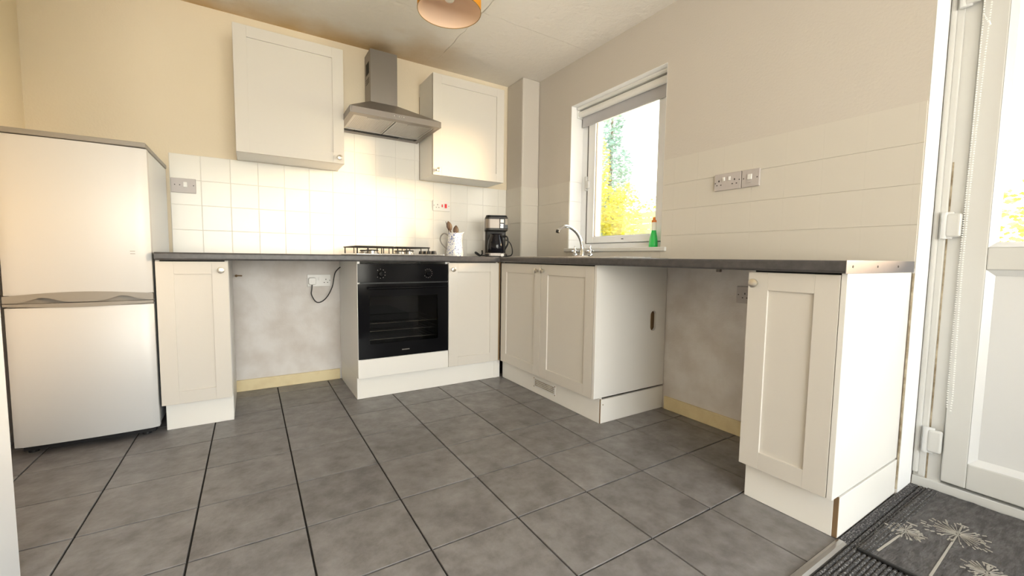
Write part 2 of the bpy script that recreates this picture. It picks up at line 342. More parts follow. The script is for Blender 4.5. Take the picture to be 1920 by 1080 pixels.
# partition end at the left
tag(obj('wall_partition', bx(BM(), XL + .001, -1.6, 0, -2.7115, -1.72, ZC - .002), 'gloss', bevel=.003), 'bright white partition end beside the fridge', kind='structure')
# skirtings in the two appliance gaps
tag(obj('baseboard_back', bx(BM(), -2.2445, -.001, 0, -1.6, -.017, .076), 'skirt', bevel=.003), 'yellowed skirting in the gap left of the oven', kind='structure')
tag(obj('baseboard_right', bx(BM(), -.001, -1.637, 0, -.017, -2.40, .078), 'skirt', bevel=.003), 'yellowed skirting in the gap beside the end unit', kind='structure')

# wall tiles ------------------------------------------------------
TP = 0.152; ZTT = 1.512
def wall_tiles(parent, face, u0, u1, z0, z1, plane, m, gp, start, cut=None, sgn=1, d=.006, gv=None, bev=.0016):
    """face 'y': plane y=plane, tiles stick to -y ; face 'x': plane x=plane sticking to -x"""
    k0 = math.floor((u0 - start)/TP + 1e-6); k1 = math.ceil((u1 - start)/TP - 1e-6)
    j0 = math.floor((z0 - ZTT)/TP + 1e-6); j1 = math.ceil((z1 - ZTT)/TP - 1e-6)
    for k in range(k0, k1):
        for j in range(j0, j1):
            gu = gp if gv is None else gv
            a0, a1 = max(start + k*TP, u0) + gu, min(start + (k+1)*TP, u1) - gu
            b0, b1 = max(ZTT + j*TP, z0) + gp, min(ZTT + (j+1)*TP, z1) - gp
            rects = [(a0, a1, b0, b1)]
            if cut:
                c0, c1_, e0, e1 = cut
                if a1 > c0 and a0 < c1_ and b1 > e0 and b0 < e1:
                    rects = []
                    if a0 < c0: rects.append((a0, c0 - .001, b0, b1))
                    if a1 > c1_: rects.append((c1_ + .001, a1, b0, b1))
                    if b0 < e0: rects.append((max(a0, c0), min(a1, c1_), b0, e0 - .001))
                    if b1 > e1: rects.append((max(a0, c0), min(a1, c1_), e1 + .001, b1))
            for (p, q, r, s) in rects:
                if q - p < .008 or s - r < .008: continue
                me = tile_mesh((m, d, round(q-p, 3), round(s-r, 3)), q-p, s-r, d, m, bev)
                o = link('tile', me, parent)
                if face == 'y': o.matrix_basis = Matrix(((1,0,0,p),(0,0,-1,plane),(0,1,0,r),(0,0,0,1)))
                else: o.matrix_basis = Matrix(((0,0,-1,plane),(-1,0,0,-p),(0,1,0,r),(0,0,0,1)))
zb = 0.905
wall_tiles(wb, 'y', -2.5404, -.178, zb, ZTT, 0, 'wtile', .0011, -2.5404)
wall_tiles(wb, 'y', -1.592, -.984, ZTT, 1.85, 0, 'wtile', .0011, -2.5404)
B('grout_bed', 'grout', wb, -2.5404, -.001, zb, -.176, -.0046, ZTT); B('grout_bed', 'grout', wb, -1.592, -.001, ZTT, -.984, -.0046, 1.85)
wall_tiles(bxo, 'x', 0.007, .2547, zb, ZTT, -.175, 'ptile', .0006, -.05, d=.005, gv=.0001, bev=.0006)
wall_tiles(bxo, 'y', -.175, -.006, zb, ZTT, -.2547, 'ptile', .0006, -.175, d=.005, gv=.0001, bev=.0006)
wall_tiles(wr, 'x', .262, -WE - .002, zb, ZTT, 0, 'ptile', .0004, .12, cut=(-WY0, -WY1, .962, 3), d=.004, gv=0.0, bev=.0003)

# ------------------------------------------------------------------ window
wn = thing('window_1', 'white plastic kitchen window over the sink', None, (.16, -1.12, WZ0), kind='structure')
FX0, FX1 = .120, .19
bm = BM()
bx(bm, FX0, WY0, .985, FX1, WY0-.062, WZ1); bx(bm, FX0, WY1, .985, FX1, WY1+.062, WZ1); bx(bm, FX0+.016, WY0-.001, .963, FX1, WY1+.001, .986); bx(bm, FX0, WY0-.062, .985, FX1, WY1+.062, 1.027); bx(bm, .150, WY0-.062, 1.027, .187, WY1+.062, 1.05); bx(bm, .1790, WY0-.062, 1.027, .187, WY0-.10, WZ1); bx(bm, .1790, WY1+.062, 1.027, .187, WY1+.10, WZ1); bx(bm, FX0, WY0-.062, WZ1-.06, FX1, WY1+.062, WZ1)
obj('window_frame', bm, 'pvcw', wn, .003)
SY0, SY1, SZ0, SZ1 = WY0-.085, WY1+.068, 1.031, WZ1-.066
bm = BM(); X0, X1 = .108, .178
bx(bm, X0, SY0, SZ0, X1, SY0-.075, SZ1); bx(bm, X0, SY1, SZ0, X1, SY1+.075, SZ1); bx(bm, X0, SY0-.075, SZ0, X1, SY1+.075, SZ0+.05); bx(bm, X0, SY0-.075, SZ1-.06, X1, SY1+.075, SZ1)
sash = obj('sash', bm, 'pvcw', wn, .004)
bm = BM(); x = .128
bx(bm, .118, SY0-.0745, SZ0+.0495, .132, SY0-.079, SZ1-.0595); bx(bm, .118, SY0-.0745, SZ0+.0495, .132, SY1+.0745, SZ0+.053)
obj('gasket', bm, 'gasket', sash)
B('gasket', 'gasket', wn, .121, WY0-.0625, 1.03, .14, WY0-.0845, SZ1)
B('pane', 'glass', sash, .135, SY0-.070, SZ0+.045, .140, SY1+.070, SZ1-.055)
ht = thing('hinge', None, None, (.108, -.775, 1.49)); 
bpy.data.objects.remove(ht)
for dz in (0,):
    hb = obj('latch', bx(BM(), .094, -.738, 1.44, .121, -.756, 1.55), 'pvc', wn, .004)
    obj('latch_arm', bx(BM(), .088, -.758, 1.455, .110, -.790, 1.515), 'pvc', hb, .006)
B('vent_slot', 'gasket', sash, .1065, -1.13, 1.052, .1082, -1.15, 1.058)
sb = obj('trim_2', bx(BM(), -.020, -.640, .962, .135, -1.602, .989), 'pvcd', bevel=.006, seg=3); tag(sb, 'cream painted window sill board over the sink', kind='structure')
# reveal linings, whitened for the daylight on them (thin plaster is part of the wall) ; tiles on the left reveal
for k, (z0, z1) in enumerate(((.99, 1.056), (1.056, 1.208), (1.208, 1.36), (1.36, 1.512))):
    me = tile_mesh(('rev', k), .118, z1 - z0 - .0012, .004, 'lining', .001)
    o = link('tile', me, wr); o.matrix_basis = Matrix(((1,0,0,.001),(0,0,-1,WY0),(0,1,0,z0+.0006),(0,0,0,1)))
B('reveal_lining', 'lining', wr, .0005, WY0-.0005, 1.5125, .1195, WY0-.004, WZ1-.0005); B('reveal_lining', 'lining', wr, .0005, WY0-.004, WZ1-.004, .1195, WY1+.004, WZ1-.0005); B('reveal_lining', 'lining', wr, .0005, WY1+.0005, .989, .1195, WY1+.004, WZ1-.0005)
rb = thing('roller_blind', 'rolled-up grey roller blind at the top of the kitchen window', 'blind', (.07, -1.12, 2.085))
bm = BM(); prism(bm, [(.045, 2.0805), (.045, 2.068), (.056, 2.060), (.10, 2.060), (.10, 2.0805)], 'y', WY0-.012, WY1+.006); obj('head_rail', bm, 'blindw', rb, .002)
lathe_b = lathe(BM(), [(.024, 0), (.024, .852)], (.080, WY1+.014, 2.030), (0, 1, 0), 28); obj('roller_tube', lathe_b, 'blindw', rb, smooth=True)
B('blind_cloth', 'blind', rb, .0985, WY0-.022, 1.940, .1005, WY1+.016, 2.04)
obj('bottom_bar', bx(BM(), .0945, WY0-.022, 1.930, .1045, WY1+.016, 1.944), 'blind', rb, .004)
for y in (WY0-.012, WY1+.012): obj('bracket', bx(BM(), .050, y-.004, 2.0, .108, y+.004, 2.06), 'blindw', rb, .003)

# ------------------------------------------------------------------ garden door
dr = thing('door_1', 'white plastic half-glazed garden door', None, (.2, -3.2, 0), kind='structure')
bm = BM(); a, b = .165, .235
bx(bm, a, WE-.004, .0, b, -2.812, 2.115); bx(bm, a, DY1+.004, .0, b, DY1+.065, 2.115); bx(bm, a, -2.812, 2.05, b, DY1+.065, 2.115)
obj('door_frame', bm, 'pvcd', dr, .004)
B('reveal_lining', 'lining', wr, .0005, WE-.0003, .0, .1495, WE-.003, 2.115, bevel=.001)
B('frame_bead', 'pvcd', dr, .150, WE-.003, .055, .168, -2.748, 2.11, bevel=.006)
B('frame_bead', 'pvcd', dr, .157, WE-.019, .045, .170, -2.768, 2.11, bevel=.004)
B('seal', 'grime', dr, .1635, -2.7685, .03, .1655, -2.7735, 1.3)
obj('threshold', bx(bx(BM(), .155, WE-.004, 0, .24, DY1+.004, .040), .200, -2.80, .040, .238, DY1+.004, .075), 'pvcd', dr, .002); B('door_stop', 'pvcd', dr, .2225, -2.80, .05, .234, -2.835, 2.1)
DSY0, DSY1, DSZ0, DSZ1 = -2.814, -3.592, .052, 2.046
GY0, GY1 = -2.895, -3.511
bm = BM(); a, b = .153, .222
bx(bm, a, DSY0, DSZ0, b, GY0+.012, DSZ1); bx(bm, a, GY1-.012, DSZ0, b, DSY1, DSZ1); bx(bm, a, GY0+.012, DSZ0, b, GY1-.012, .150); bx(bm, a, GY0+.012, .890, b, GY1-.012, .972); bx(bm, a, GY0+.012, 1.955, b, GY1-.012, DSZ1)
lf = obj('door_leaf', bm, 'pvcd', dr, .004)
def bead(y0, y1, z0, z1, xa, wd):
    bm = BM(); 
    for (p, q) in (((y0, z0), (y1, z0)), ((y1, z0), (y1, z1)), ((y1, z1), (y0, z1)), ((y0, z1), (y0, z0))):
        pass
    o_ = [(y0, z0), (y1, z0), (y1, z1), (y0, z1)]; sy = -1 if y1 < y0 else 1
    i_ = [(y0+sy*wd, z0+wd), (y1-sy*wd, z0+wd), (y1-sy*wd, z1-wd), (y0+sy*wd, z1-wd)]
    O = [bm.verts.new((xa, *p)) for p in o_]; I = [bm.verts.new((xa+.016, *p)) for p in i_]; O2 = [bm.verts.new((xa+.03, *p)) for p in o_]; I2 = [bm.verts.new((xa+.03, *p)) for p in i_]
    for k in range(4):
        j = (k+1) % 4
        for q in ((O[k], O[j], I[j], I[k]), (I[k], I[j], I2[j], I2[k]), (O2[k], O2[j], O[j], O[k]), (I2[k], I2[j], O2[j], O2[k])): bm.faces.new(q)
    return bm
obj('glazing_bead', bead(GY0+.012, GY1-.012, .972, 1.955, .154, .02), 'pvc', lf)
obj('glazing_bead', bead(GY0+.012, GY1-.012, .150, .890, .154, .022), 'pvc', lf)
B('pane', 'glass', lf, .178, GY0, .975, .183, GY1, 1.95)
B('lower_panel', 'pvc', lf, .172, GY0+.006, .152, .19, GY1-.006, .888)
def hinge(z):
    hb = obj('hinge', bx(BM(), .132, -2.772, z-.045, .156, -2.812, z+.045), 'pvcd', dr, .008, 3)
    obj('hinge_flag', bx(BM(), .138, -2.762, z-.052, .152, -2.790, z-.03), 'pvc', hb, .004); obj('hinge_flag', bx(BM(), .138, -2.762, z+.03, .152, -2.790, z+.052), 'pvc', hb, .004)
    lathe_ = lathe(BM(), [(.010, -.05), (.010, .05)], (.143, -2.766, z), n=16); obj('hinge_pin', lathe_, 'pvc', hb, smooth=True)
for z in (.205, 1.057, 1.915): hinge(z)
obj('door_handle', bx(bx(BM(), .138, -3.535, .95, .153, -3.565, 1.15), .118, -3.45, 1.055, .132, -3.56, 1.075), 'pvc', lf, .004)
# bead chain of the door blind
db = thing('door_blind', 'rolled-up white blind on the garden door with a long bead chain', 'blind', (.11, -3.2, 2.1))
obj('roller_tube', lathe(BM(), [(.028, 0), (.028, .72)], (.120, -2.85, 2.02), (0, -1, 0), 24), 'blindw', db, smooth=True)
bm = BM(); rnd = random.Random(4)
def beadchain(bm, pts, step=.0085, r=.0029):
    acc = 0
    for a, b in zip(pts, pts[1:]):
        a, b = Vector(a), Vector(b); L = (b-a).length; n = int(L/step)
        for k in range(n):
            p = a + (b-a)*(k/n)
            bmesh.ops.create_icosphere(bm, subdivisions=1, radius=r, matrix=Matrix.Translation(p))
beadchain(bm, spline([(.110, -2.826, 1.99), (.112, -2.825, 1.5), (.112, -2.822, .9), (.112, -2.822, .40), (.112, -2.828, .352)], 3))
beadchain(bm, spline([(.112, -2.828, .352), (.110, -2.836, .40), (.118, -2.829, .9), (.118, -2.834, 1.5), (.118, -2.846, 1.99)], 3))
tag(obj('bead_chain', bm, 'blindw', db, smooth=False), kind='stuff')
bm = BM(); beadchain(bm, [(.108, -2.828, 1.80), (.104, -2.842, 1.765)], .0075); tube(bm, [(.104, -2.842, 1.768), (.103, -2.846, 1.755)], .0035); obj('chain_connector', bm, 'blindw', db)

# ================================================================== BASE UNITS
def facing(side, org):
    # local frame u (along the front), w (outwards), z
    if side == 'y': return Matrix(((1,0,0,org[0]),(0,-1,0,org[1]),(0,0,1,org[2]),(0,0,0,1)))
    return Matrix(((0,-1,0,org[0]),(-1,0,0,org[1]),(0,0,1,org[2]),(0,0,0,1)))
def lb(name, m, parent, Mx, *b, bevel=0.0):
    return obj(name, xf(bx(BM(), *b), Mx), m, parent, bevel)
def knob(parent, Mx, u, z, w0):
    p = Mx @ Vector((u, w0, z)); ax = (Mx.to_3x3() @ Vector((0, 1, 0)))
    prof = [(.0075, 0), (.006, .004), (.0055, .014), (.009, .018), (.0150, .020), (.0160, .023), (.0155, .0275), (.012, .029), (0, .0292)]
    return obj('knob', lathe(BM(), prof, p, ax, 24), 'nickel', parent, smooth=True)
def shaker(parent, Mx, u0, u1, z0, z1, w0, ku, kz, st=.070, rl=.064):
    u0 += .0015; u1 -= .0015; T = .019
    d = lb('door', 'door', parent, Mx, u0+st-.004, w0, z0+rl-.004, u1-st+.004, w0+T-.0075, z1-rl+.004)
    lb('stile', 'door', d, Mx, u0, w0, z0, u0+st, w0+T, z1, bevel=.0009); lb('stile', 'door', d, Mx, u1-st, w0, z0, u1, w0+T, z1, bevel=.0009)
    lb('rail', 'door', d, Mx, u0+st, w0, z0, u1-st, w0+T-.0001, z0+rl, bevel=.0009); lb('rail', 'door', d, Mx, u0+st, w0, z1-rl, u1-st, w0+T-.0001, z1, bevel=.0009)
    knob(d, Mx, ku, kz, w0+T); return d
def carcass(parent, Mx, u0, u1, z0, z1, depth, back=.0, front=True, holed=None, t=.016, rail=True, sides=(1, 1)):
    # open box: w from 0 (front) back to -depth
    if sides[0]: lb('side_panel', 'carc', parent, Mx, u0, 0, z0, u0+t, -depth, z1, bevel=.0006)
    if sides[1] and not holed: lb('side_panel', 'carc', parent, Mx, u1-t, 0, z0, u1, -depth, z1, bevel=.0006)
    lb('bottom_panel', 'carc', parent, Mx, u0+t, 0, z0, u1-t, -depth, z0+t)
    lb('back_panel', 'carc', parent, Mx, u0+t, -depth+.03, z0+t, u1-t, -depth+.036, z1)
    if rail: lb('front_rail', 'carc', parent, Mx, u0+t, -.01, z1-.02, u1-t, -.09, z1)
ZD0, ZD1, ZK = .1450, .8705, .826
CY, CX = -.586, -.559          # carcass fronts of the two runs
# 1: narrow unit next to the fridge
Mb = facing('y', (0, CY, 0)); Mr = facing('x', (CX, 0, 0))
u = thing('base_cabinet', 'narrow base cabinet between the fridge and the empty gap', 'cabinet', (-2.39, -.3, .0))
carcass(u, Mb, -2.5394, -2.2414, ZD0, ZB-.001, .565); shaker(u, Mb, -2.5394, -2.2414, ZD0, ZD1, .0005, -2.273, .826)
B('gap_shade_strip', 'dark', u, -2.5394, CY+.001, ZD1, -2.2414, CY+.012, ZB-.001)  # black strip stands for the shade in the gap above the door
B('leg', 'blackm', u, -2.515, -.50, 0, -2.485, -.47, ZD0); B('leg', 'blackm', u, -2.29, -.10, 0, -2.26, -.07, ZD0)
t_ = thing('plinth_board', 'short white plinth board under the narrow cabinet by the fridge', 'plinth', (-2.385, -.553, 0))
B('front_board', 'plinth', t_, -2.529, -.553, .001, -2.2405, -.535, ZD0-.002, bevel=.001); B('side_board', 'plinth', t_, -2.2565, -.5345, .001, -2.2405, -.02, ZD0-.002, bevel=.001)
# 2: oven housing
u = thing('oven_housing', 'white oven housing cabinet with the black oven built in', 'cabinet', (-1.293, -.3, 0))
bm = BM(); bx(bm, -1.593, CY-.0195, ZD0+.002, -1.577, -.02, ZB-.001); obj('side_panel', bm, 'carc', u, .0006)
B('side_panel', 'carc', u, -1.009, CY, ZD0+.002, -.9935, -.02, ZB-.001); B('shelf', 'carc', u, -1.577, CY, .235, -1.009, -.03, .251)
B('filler_panel', 'carc', u, -1.592, CY-.019, ZD0+.001, -.994, CY-.001, .2635, bevel=.001)
B('back_rail', 'carc', u, -1.577, -.09, ZB-.02, -1.009, -.03, ZB-.002)
B('back_panel', 'carc', u, -1.577, -.022, .16, -1.009, -.028, .8)
# oven
OX0, OX1 = -1.5905, -.9965
ov = thing('oven', 'black built-in single oven under the gas hob', 'oven', (-1.293, -.4, .27))
OF = -.608
B('control_panel', 'black', ov, OX0, OF+.001, .7455, OX1, CY+.001, .8615, bevel=.0015)
B('trim_strip', 'blackm', ov, OX0+.002, OF+.006, .738, OX1-.002, CY+.001, .745)
bm = BM(); zt, zo = .7370, .266; wx0, wx1, wz0, wz1 = -1.522, -1.070, .358, .656
bx(bm, OX0, OF, zo, wx0, CY, zt); bx(bm, wx1, OF, zo, OX1, CY, zt); bx(bm, wx0, OF, zo, wx1, CY, wz0); bx(bm, wx0, OF, wz1, wx1, CY, zt)
bmesh.ops.remove_doubles(bm, verts=bm.verts[:], dist=1e-5)
od = obj('oven_door', bm, 'black', ov)
B('door_glass', 'ovglass', od, wx0-.002, OF+.003, wz0-.002, wx1+.002, OF+.007, wz1+.002)
# handle bar on two posts
bm = BM(); tube(bm, [(-1.532, OF-.034, .7105), (-1.02, OF-.034, .7105)], .0075, 14); 
for x in (-1.505, -1.048): tube(bm, [(x, OF, .7105), (x, OF-.034, .7105)], .006, 10)
obj('oven_handle', bm, 'black', od, smooth=True)
bm = BM(); 
for k in range(6): bx(bm, -1.318 + k*.0085, OF-.0004, .302, -1.312 + k*.0085, OF, .308)
obj('brand_mark', bm, 'fridgeG', od)
bm = BM(); bx(bm, -1.57, -.10, .28, -1.02, -.09, .72); bx(bm, -1.57, CY+.001, .28, -1.56, -.10, .72); bx(bm, -1.03, CY+.001, .28, -1.02, -.10, .72); bx(bm, -1.56, CY+.001, .28, -1.03, -.10, .29); bx(bm, -1.56, CY+.001, .71, -1.03, -.10, .72)
obj('oven_cavity', bm, 'cavity', ov)
for z in (.48, .43, .375):
    bm = BM()
    for y in (-.56, -.14): tube(bm, [(-1.555, y, z), (-1.035, y, z)], .0032, 8)
    for k in range(14): tube(bm, [(-1.54+k*.038, -.56, z+.002), (-1.54+k*.038, -.14, z+.002)], .0015, 5)
    obj('oven_rack', bm, 'steelL', ov)
for x, n_ in ((-1.451, 8), (-1.140, 11)):
    kb = obj('oven_knob', lathe(BM(), [(.0225, 0), (.0225, .004), (.018, .006), (.017, .022), (.015, .025), (0, .0252)], (x, OF+.001, .8), (0, -1, 0), 28), 'black', ov, smooth=True)
    bm = BM(); bx(bm, x-.004, OF-.031, .784, x+.004, OF-.023, .816); obj('knob_grip', bm, 'black', kb, .001)
    bm = BM()
    for k in range(n_):
        a = math.radians(-40 + 300*k/n_); px, pz = x+.0285*math.sin(a), .8+.0285*math.cos(a); s = .0020 if n_ == 8 else .0016
        bx(bm, px-s, OF+.0004, pz-s, px+s, OF+.001, pz+s)
    obj('dial_mark', bm, 'fridgeG', ov)
bm = BM(); bx(bm, OX0+.004, OF-.012, .7385, OX1-.004, OF, .7415); obj('vent_lip', bm, 'blackm', od)
# 3: 400 unit right of the oven
u = thing('base_cabinet', 'base cabinet with one shaker door between the oven and the inner corner', 'cabinet', (-.79, -.3, 0))
carcass(u, Mb, -.9929, -.5925, ZD0, ZB-.001, .565); shaker(u, Mb, -.9929, -.5925, ZD0, ZD1, .0005, -.9635, .825)
B('gap_shade_strip', 'dark', u, -.9929, CY+.001, ZD1, -.5925, CY+.012, ZB-.001)
B('corner_post', 'mdf', u, -.5922, CY-.018, ZD0, -.5800, CY+.02, ZB-.001, bevel=.0006)
# plinth of the back run
t_ = thing('plinth_board', 'long white plinth board wrapping under the oven and corner cabinet', 'plinth', (-1.1, -.553, 0))
B('front_board', 'plinth', t_, -1.590, -.5529, .001, -.548, -.535, ZD0-.002, bevel=.001)
B('side_board', 'plinth', t_, -1.5905, -.535, .001, -1.5745, -.02, ZD0-.001, bevel=.001)
B('corner_joint', 'plinth', t_, -.600, -.5575, .001, -.572, -.553, ZD0-.003, bevel=.002)
# 4: sink unit on the window run
u = thing('sink_cabinet', 'double-door cabinet under the sink with pairs of knobs', 'cabinet', (-.3, -1.11, 0))
S0, S1, SM = .612, 1.617, 1.1095       # u runs along -y
MD = Mr
carcass(u, MD, S0, S1-.001, ZD0, ZB-.001, .54, holed=True)
d1 = shaker(u, MD, S0+.003, SM, ZD0, ZD1, .0005, 1.078, .829); d2 = shaker(u, MD, SM, S1-.019, ZD0, ZD1, .0005, 1.141, .831)
B('gap_shade_strip', 'dark', u, CX+.001, -S0, ZD1, CX+.012, -S1+.02, ZB-.001)
# right side panel with the pipe hole
def holed_panel(y0, y1, x0, x1, z0, z1, hx, hz, hw, hh):
    bm = BM(); N = 24
    hole = []
    for k in range(N):
        a = 2*PI*k/N; ca, sa = math.cos(a), math.sin(a)
        hole.append((hx + hw*ca, hz + (hh-hw)*(1 if sa > 0 else -1)*(1 if abs(sa) > 1e-6 else 0) + hw*sa))
    outer = []
    for k in range(N):
        a = 2*PI*k/N; ca, sa = math.cos(a), math.sin(a)
        tx = ((x1-hx) if ca > 0 else (hx-x0)) / max(abs(ca), 1e-9); tz = ((z1-hz) if sa > 0 else (hz-z0)) / max(abs(sa), 1e-9); t = min(tx, tz)
        outer.append((hx+ca*t, hz+sa*t))
    # make sure the four corners are present
    for cx_, cz_ in ((x0, z0), (x1, z0), (x1, z1), (x0, z1)):
        i = min(range(N), key=lambda q: (outer[q][0]-cx_)**2 + (outer[q][1]-cz_)**2); outer[i] = (cx_, cz_)
    F = [[bm.verts.new((p[0], y, p[1])) for p in L] for L in (outer, hole) for y in (y0, y1)]
    of, ob, hf, hb = F
    for k in range(N):
        j = (k+1) % N
        for q in ((of[k], of[j], hf[j], hf[k]), (ob[k], hb[k], hb[j], ob[j]), (hf[k], hf[j], hb[j], hb[k]), (of[k], ob[k], ob[j], of[j])): bm.faces.new(q)
    return bm
obj('side_panel', holed_panel(-1.617, -1.601, CX-.020, -.004, ZD0+.002, ZB-.001, -.114, .547, .026, .060), 'carc', u)
B('hole_core', 'mdf', u, -.20, -1.585, .45, -.03, -1.59, .65)
t_ = thing('plinth_board', 'white plinth board with a vent grille under the sink cabinet', 'plinth', (-.53, -1.1, 0))
B('front_board', 'plinth', t_, -.5296, -.565, .001, -.512, -1.612, ZD0-.002, bevel=.001)
B('side_board', 'plinth', t_, -.524, -1.6025, .001, -.004, -1.6185, ZD0-.010, bevel=.001)
B('board_end', 'mdf', t_, -.5285, -1.6125, .002, -.5242, -1.6180, ZD0-.006)
obj('screw_head', lathe(BM(), [(.0035, 0), (.003, .001), (0, .0012)], (-.508, -1.6185, .105), (0, -1, 0), 10), 'mdf', t_)
vg = obj('vent_grille', bx(BM(), -.5325, -.985, .040, -.5297, -1.224, .106), 'plast', t_, .001)
bm = BM()
for k in range(5): bx(bm, -.5340, -1.0, .050+k*.011, -.5325, -1.21, .0545+k*.011)
obj('louvre', bm, 'pvcd', vg)
bm = BM()
for k in range(4): bx(bm, -.5328, -1.0, .0553+k*.011, -.5324, -1.21, .0603+k*.011)
obj('slot', bm, 'grime', vg)
for y in (-.99, -1.219):
    for z in (.045, .101): obj('screw_head', lathe(BM(), [(.004, 0), (.003, .0012), (0, .0014)], (-.5326, y, z), (-1, 0, 0), 10), 'mdf', vg)
# 5: end unit
u = thing('base_cabinet', 'end base cabinet beside the garden door with a bright white side', 'cabinet', (-.3, -2.57, 0))
carcass(u, MD, 2.4153, 2.7035, ZD0, ZB-.001, .54, holed=False, sides=(1, 0)); shaker(u, MD, 2.4153, 2.7035, ZD0, ZD1, .0005, 2.4465, .831)
B('end_panel', 'carc', u, CX-.0195, -2.7040, ZD0, -.004, -2.7200, ZB-.001, bevel=.001)
B('gap_shade_strip', 'dark', u, CX+.001, -2.4153, ZD1, CX+.012, -2.703, ZB-.001)
B('leg', 'blackm', u, -.47, -2.45, 0, -.44, -2.48, ZD0)
t_ = thing('plinth_board', 'white plinth board around the end cabinet with a bare brown edge', 'plinth', (-.53, -2.57, 0))
B('front_board', 'plinth', t_, -.5296, -2.4185, .001, -.512, -2.7075, ZD0-.002, bevel=.001)
B('side_board', 'plinth', t_, -.5235, -2.7080, .001, -.004, -2.7225, ZD0-.006, bevel=.001)
B('board_end', 'mdf', t_, -.5288, -2.7080, .002, -.5237, -2.7215, ZD0-.004)
# sealant at wall end
tag(obj('sealant_bead', tube(BM(), [(-.002, -2.7245, .02), (-.002, -2.7245, .872)], .0035, 8), 'grime'), 'grimy bead of sealant where the end cabinet meets the wall', 'sealant')

# ------------------------------------------------------------------ worktops
def worktop_profile(front, back):  # rounded nose, front is the smaller coordinate (towards the room)
    r = .009; p = [(back, ZB), (back, ZT)]
    for k in range(5): a = PI/2*k/4; p.append((front + r - r*math.sin(a), ZT - r + r*math.cos(a)))
    for k in range(5): a = PI/2*k/4; p.append((front + r - r*math.cos(a), ZB + r - r*math.sin(a)))
    return p
obj0 = obj('worktop', prism(BM(), worktop_profile(-.638, -.0065), 'x', -2.5357, -.6075), 'top', smooth=False)
tag(obj0, 'dark grey worktop along the tiled wall, carrying the hob', 'worktop')
bm = prism(BM(), worktop_profile(-.605, -.0065), 'y', -.007, -2.7225)
rt = obj('worktop', bm, 'top'); tag(rt, 'dark grey worktop under the window, holding the sink', 'worktop')
js = obj('joint_strip', bx(BM(), -.6075, -.64, ZB, -.605, -.008, ZT+.0006), 'gap', rt)
es = obj('end_strip', bx(BM(), -.607, -2.7226, ZB-.001, -.001, -2.7250, ZT+.001), 'strip', rt, .0006); tag(es, 'brushed metal end strip with three screws')
for x in (-.56, -.36, -.17): obj('screw', lathe(BM(), [(.0045, 0), (.0035, .0012), (.001, .0006), (0, .0006)], (x, -2.7250, (ZT+ZB)/2+.001), (0, -1, 0), 12), 'holes', es)

# ================================================================== WALL CABINETS
def wallcab(label, u0, u1, z0, z1, ku, kz, yf=-.273):
    t_ = thing('wall_cabinet', label, 'cabinet', ((u0+u1)/2, -.15, z0))
    Mw = facing('y', (0, yf, 0)); t = .016
    lb('side_panel', 'carc', t_, Mw, u0, 0, z0, u0+t, yf+.007, z1, bevel=.0006); lb('side_panel', 'carc', t_, Mw, u1-t, 0, z0, u1, yf+.007, z1, bevel=.0006)
    lb('bottom_panel', 'carc', t_, Mw, u0+t, -.001, z0+.0005, u1-t, yf+.007, z0+t); lb('top_panel', 'carc', t_, Mw, u0+t, -.001, z1-t, u1-t, yf+.007, z1)
    lb('scribe_shadow_strip', 'mdf', t_, Mw, u0-.0012, yf+.012, z0+.001, u0+.001, yf+.0075, z1-.09)  # dark strip painting the shade between cabinet side and wall
    lb('edge_shadow_strip', 'mdf', t_, Mw, u0+.001, 0, z0+.002, u1-.001, .0026, z1-.002)
    shaker(t_, Mw, u0, u1, z0-.001, z1+.001, .0028, ku, kz, st=.067, rl=.065); return t_
wallcab('larger wall cabinet between the fridge and the extractor hood', -2.1953, -1.5962, 1.5125, 2.2345, -1.630, 1.547)
wallcab('wall cabinet right of the extractor hood, glowing in sunlight', -.9829, -.3775, 1.5165, 2.2440, -.948, 1.551)

# ------------------------------------------------------------------ hood
hd = thing('extractor_hood', 'stainless steel chimney extractor hood above the gas hob', 'hood', (-1.305, -.25, 1.79))
hx0, hx1, hy, hz0, hz1 = -1.600, -1.003, -.500, 1.793, 1.832
bm = BM(); y_ = -.0065
bx(bm, hx0, hy, hz0, hx0+.012, y_, hz1); bx(bm, hx1-.012, hy, hz0, hx1, y_, hz1); bx(bm, hx0+.012, hy, hz0, hx1-.012, hy+.012, hz1)
bx(bm, hx0+.012, hy+.012, hz0+.001, hx1-.012, hy+.055, hz0+.004); bx(bm, hx0+.012, y_-.05, hz0+.001, hx1-.012, y_, hz0+.004)
bx(bm, hx0+.012, hy+.055, hz0+.001, hx0+.035, y_-.05, hz0+.004); bx(bm, hx1-.035, hy+.055, hz0+.001, hx1-.012, y_-.05, hz0+.004)
obj('canopy_rim', bm, 'steel', hd, .0012)
bm = BM(); cx0, cx1, cyf = -1.395, -1.206, -.170
bo = [(hx0, hy), (hx1, hy), (hx1, y_), (hx0, y_)]; ti = [(cx0-.004, cyf-.004), (cx1+.004, cyf-.004), (cx1+.004, y_), (cx0-.004, y_)]
A = [bm.verts.new((*p, hz1)) for p in bo]; Bv = [bm.verts.new((*p, 1.992)) for p in ti]
for k in range(4): bm.faces.new((A[k], A[(k+1) % 4], Bv[(k+1) % 4], Bv[k]))
bm.faces.new(Bv); bm.faces.new(A[::-1]); obj('canopy', bm, 'steel', hd, .001)
bm = BM(); bx(bm, cx0, cyf, 1.99, cx1, -.002, 2.352); ch = obj('chimney', bm, 'steel', hd, .001)
B('vent_slot', 'dark', ch, cx0-.0008, -.13, 2.20, cx0+.0005, -.045, 2.28)
for k in range(3): B('vent_slot', 'dark', ch, cx0-.0008, -.13, 2.165-.014*k, cx0+.0005, -.045, 2.170-.014*k)
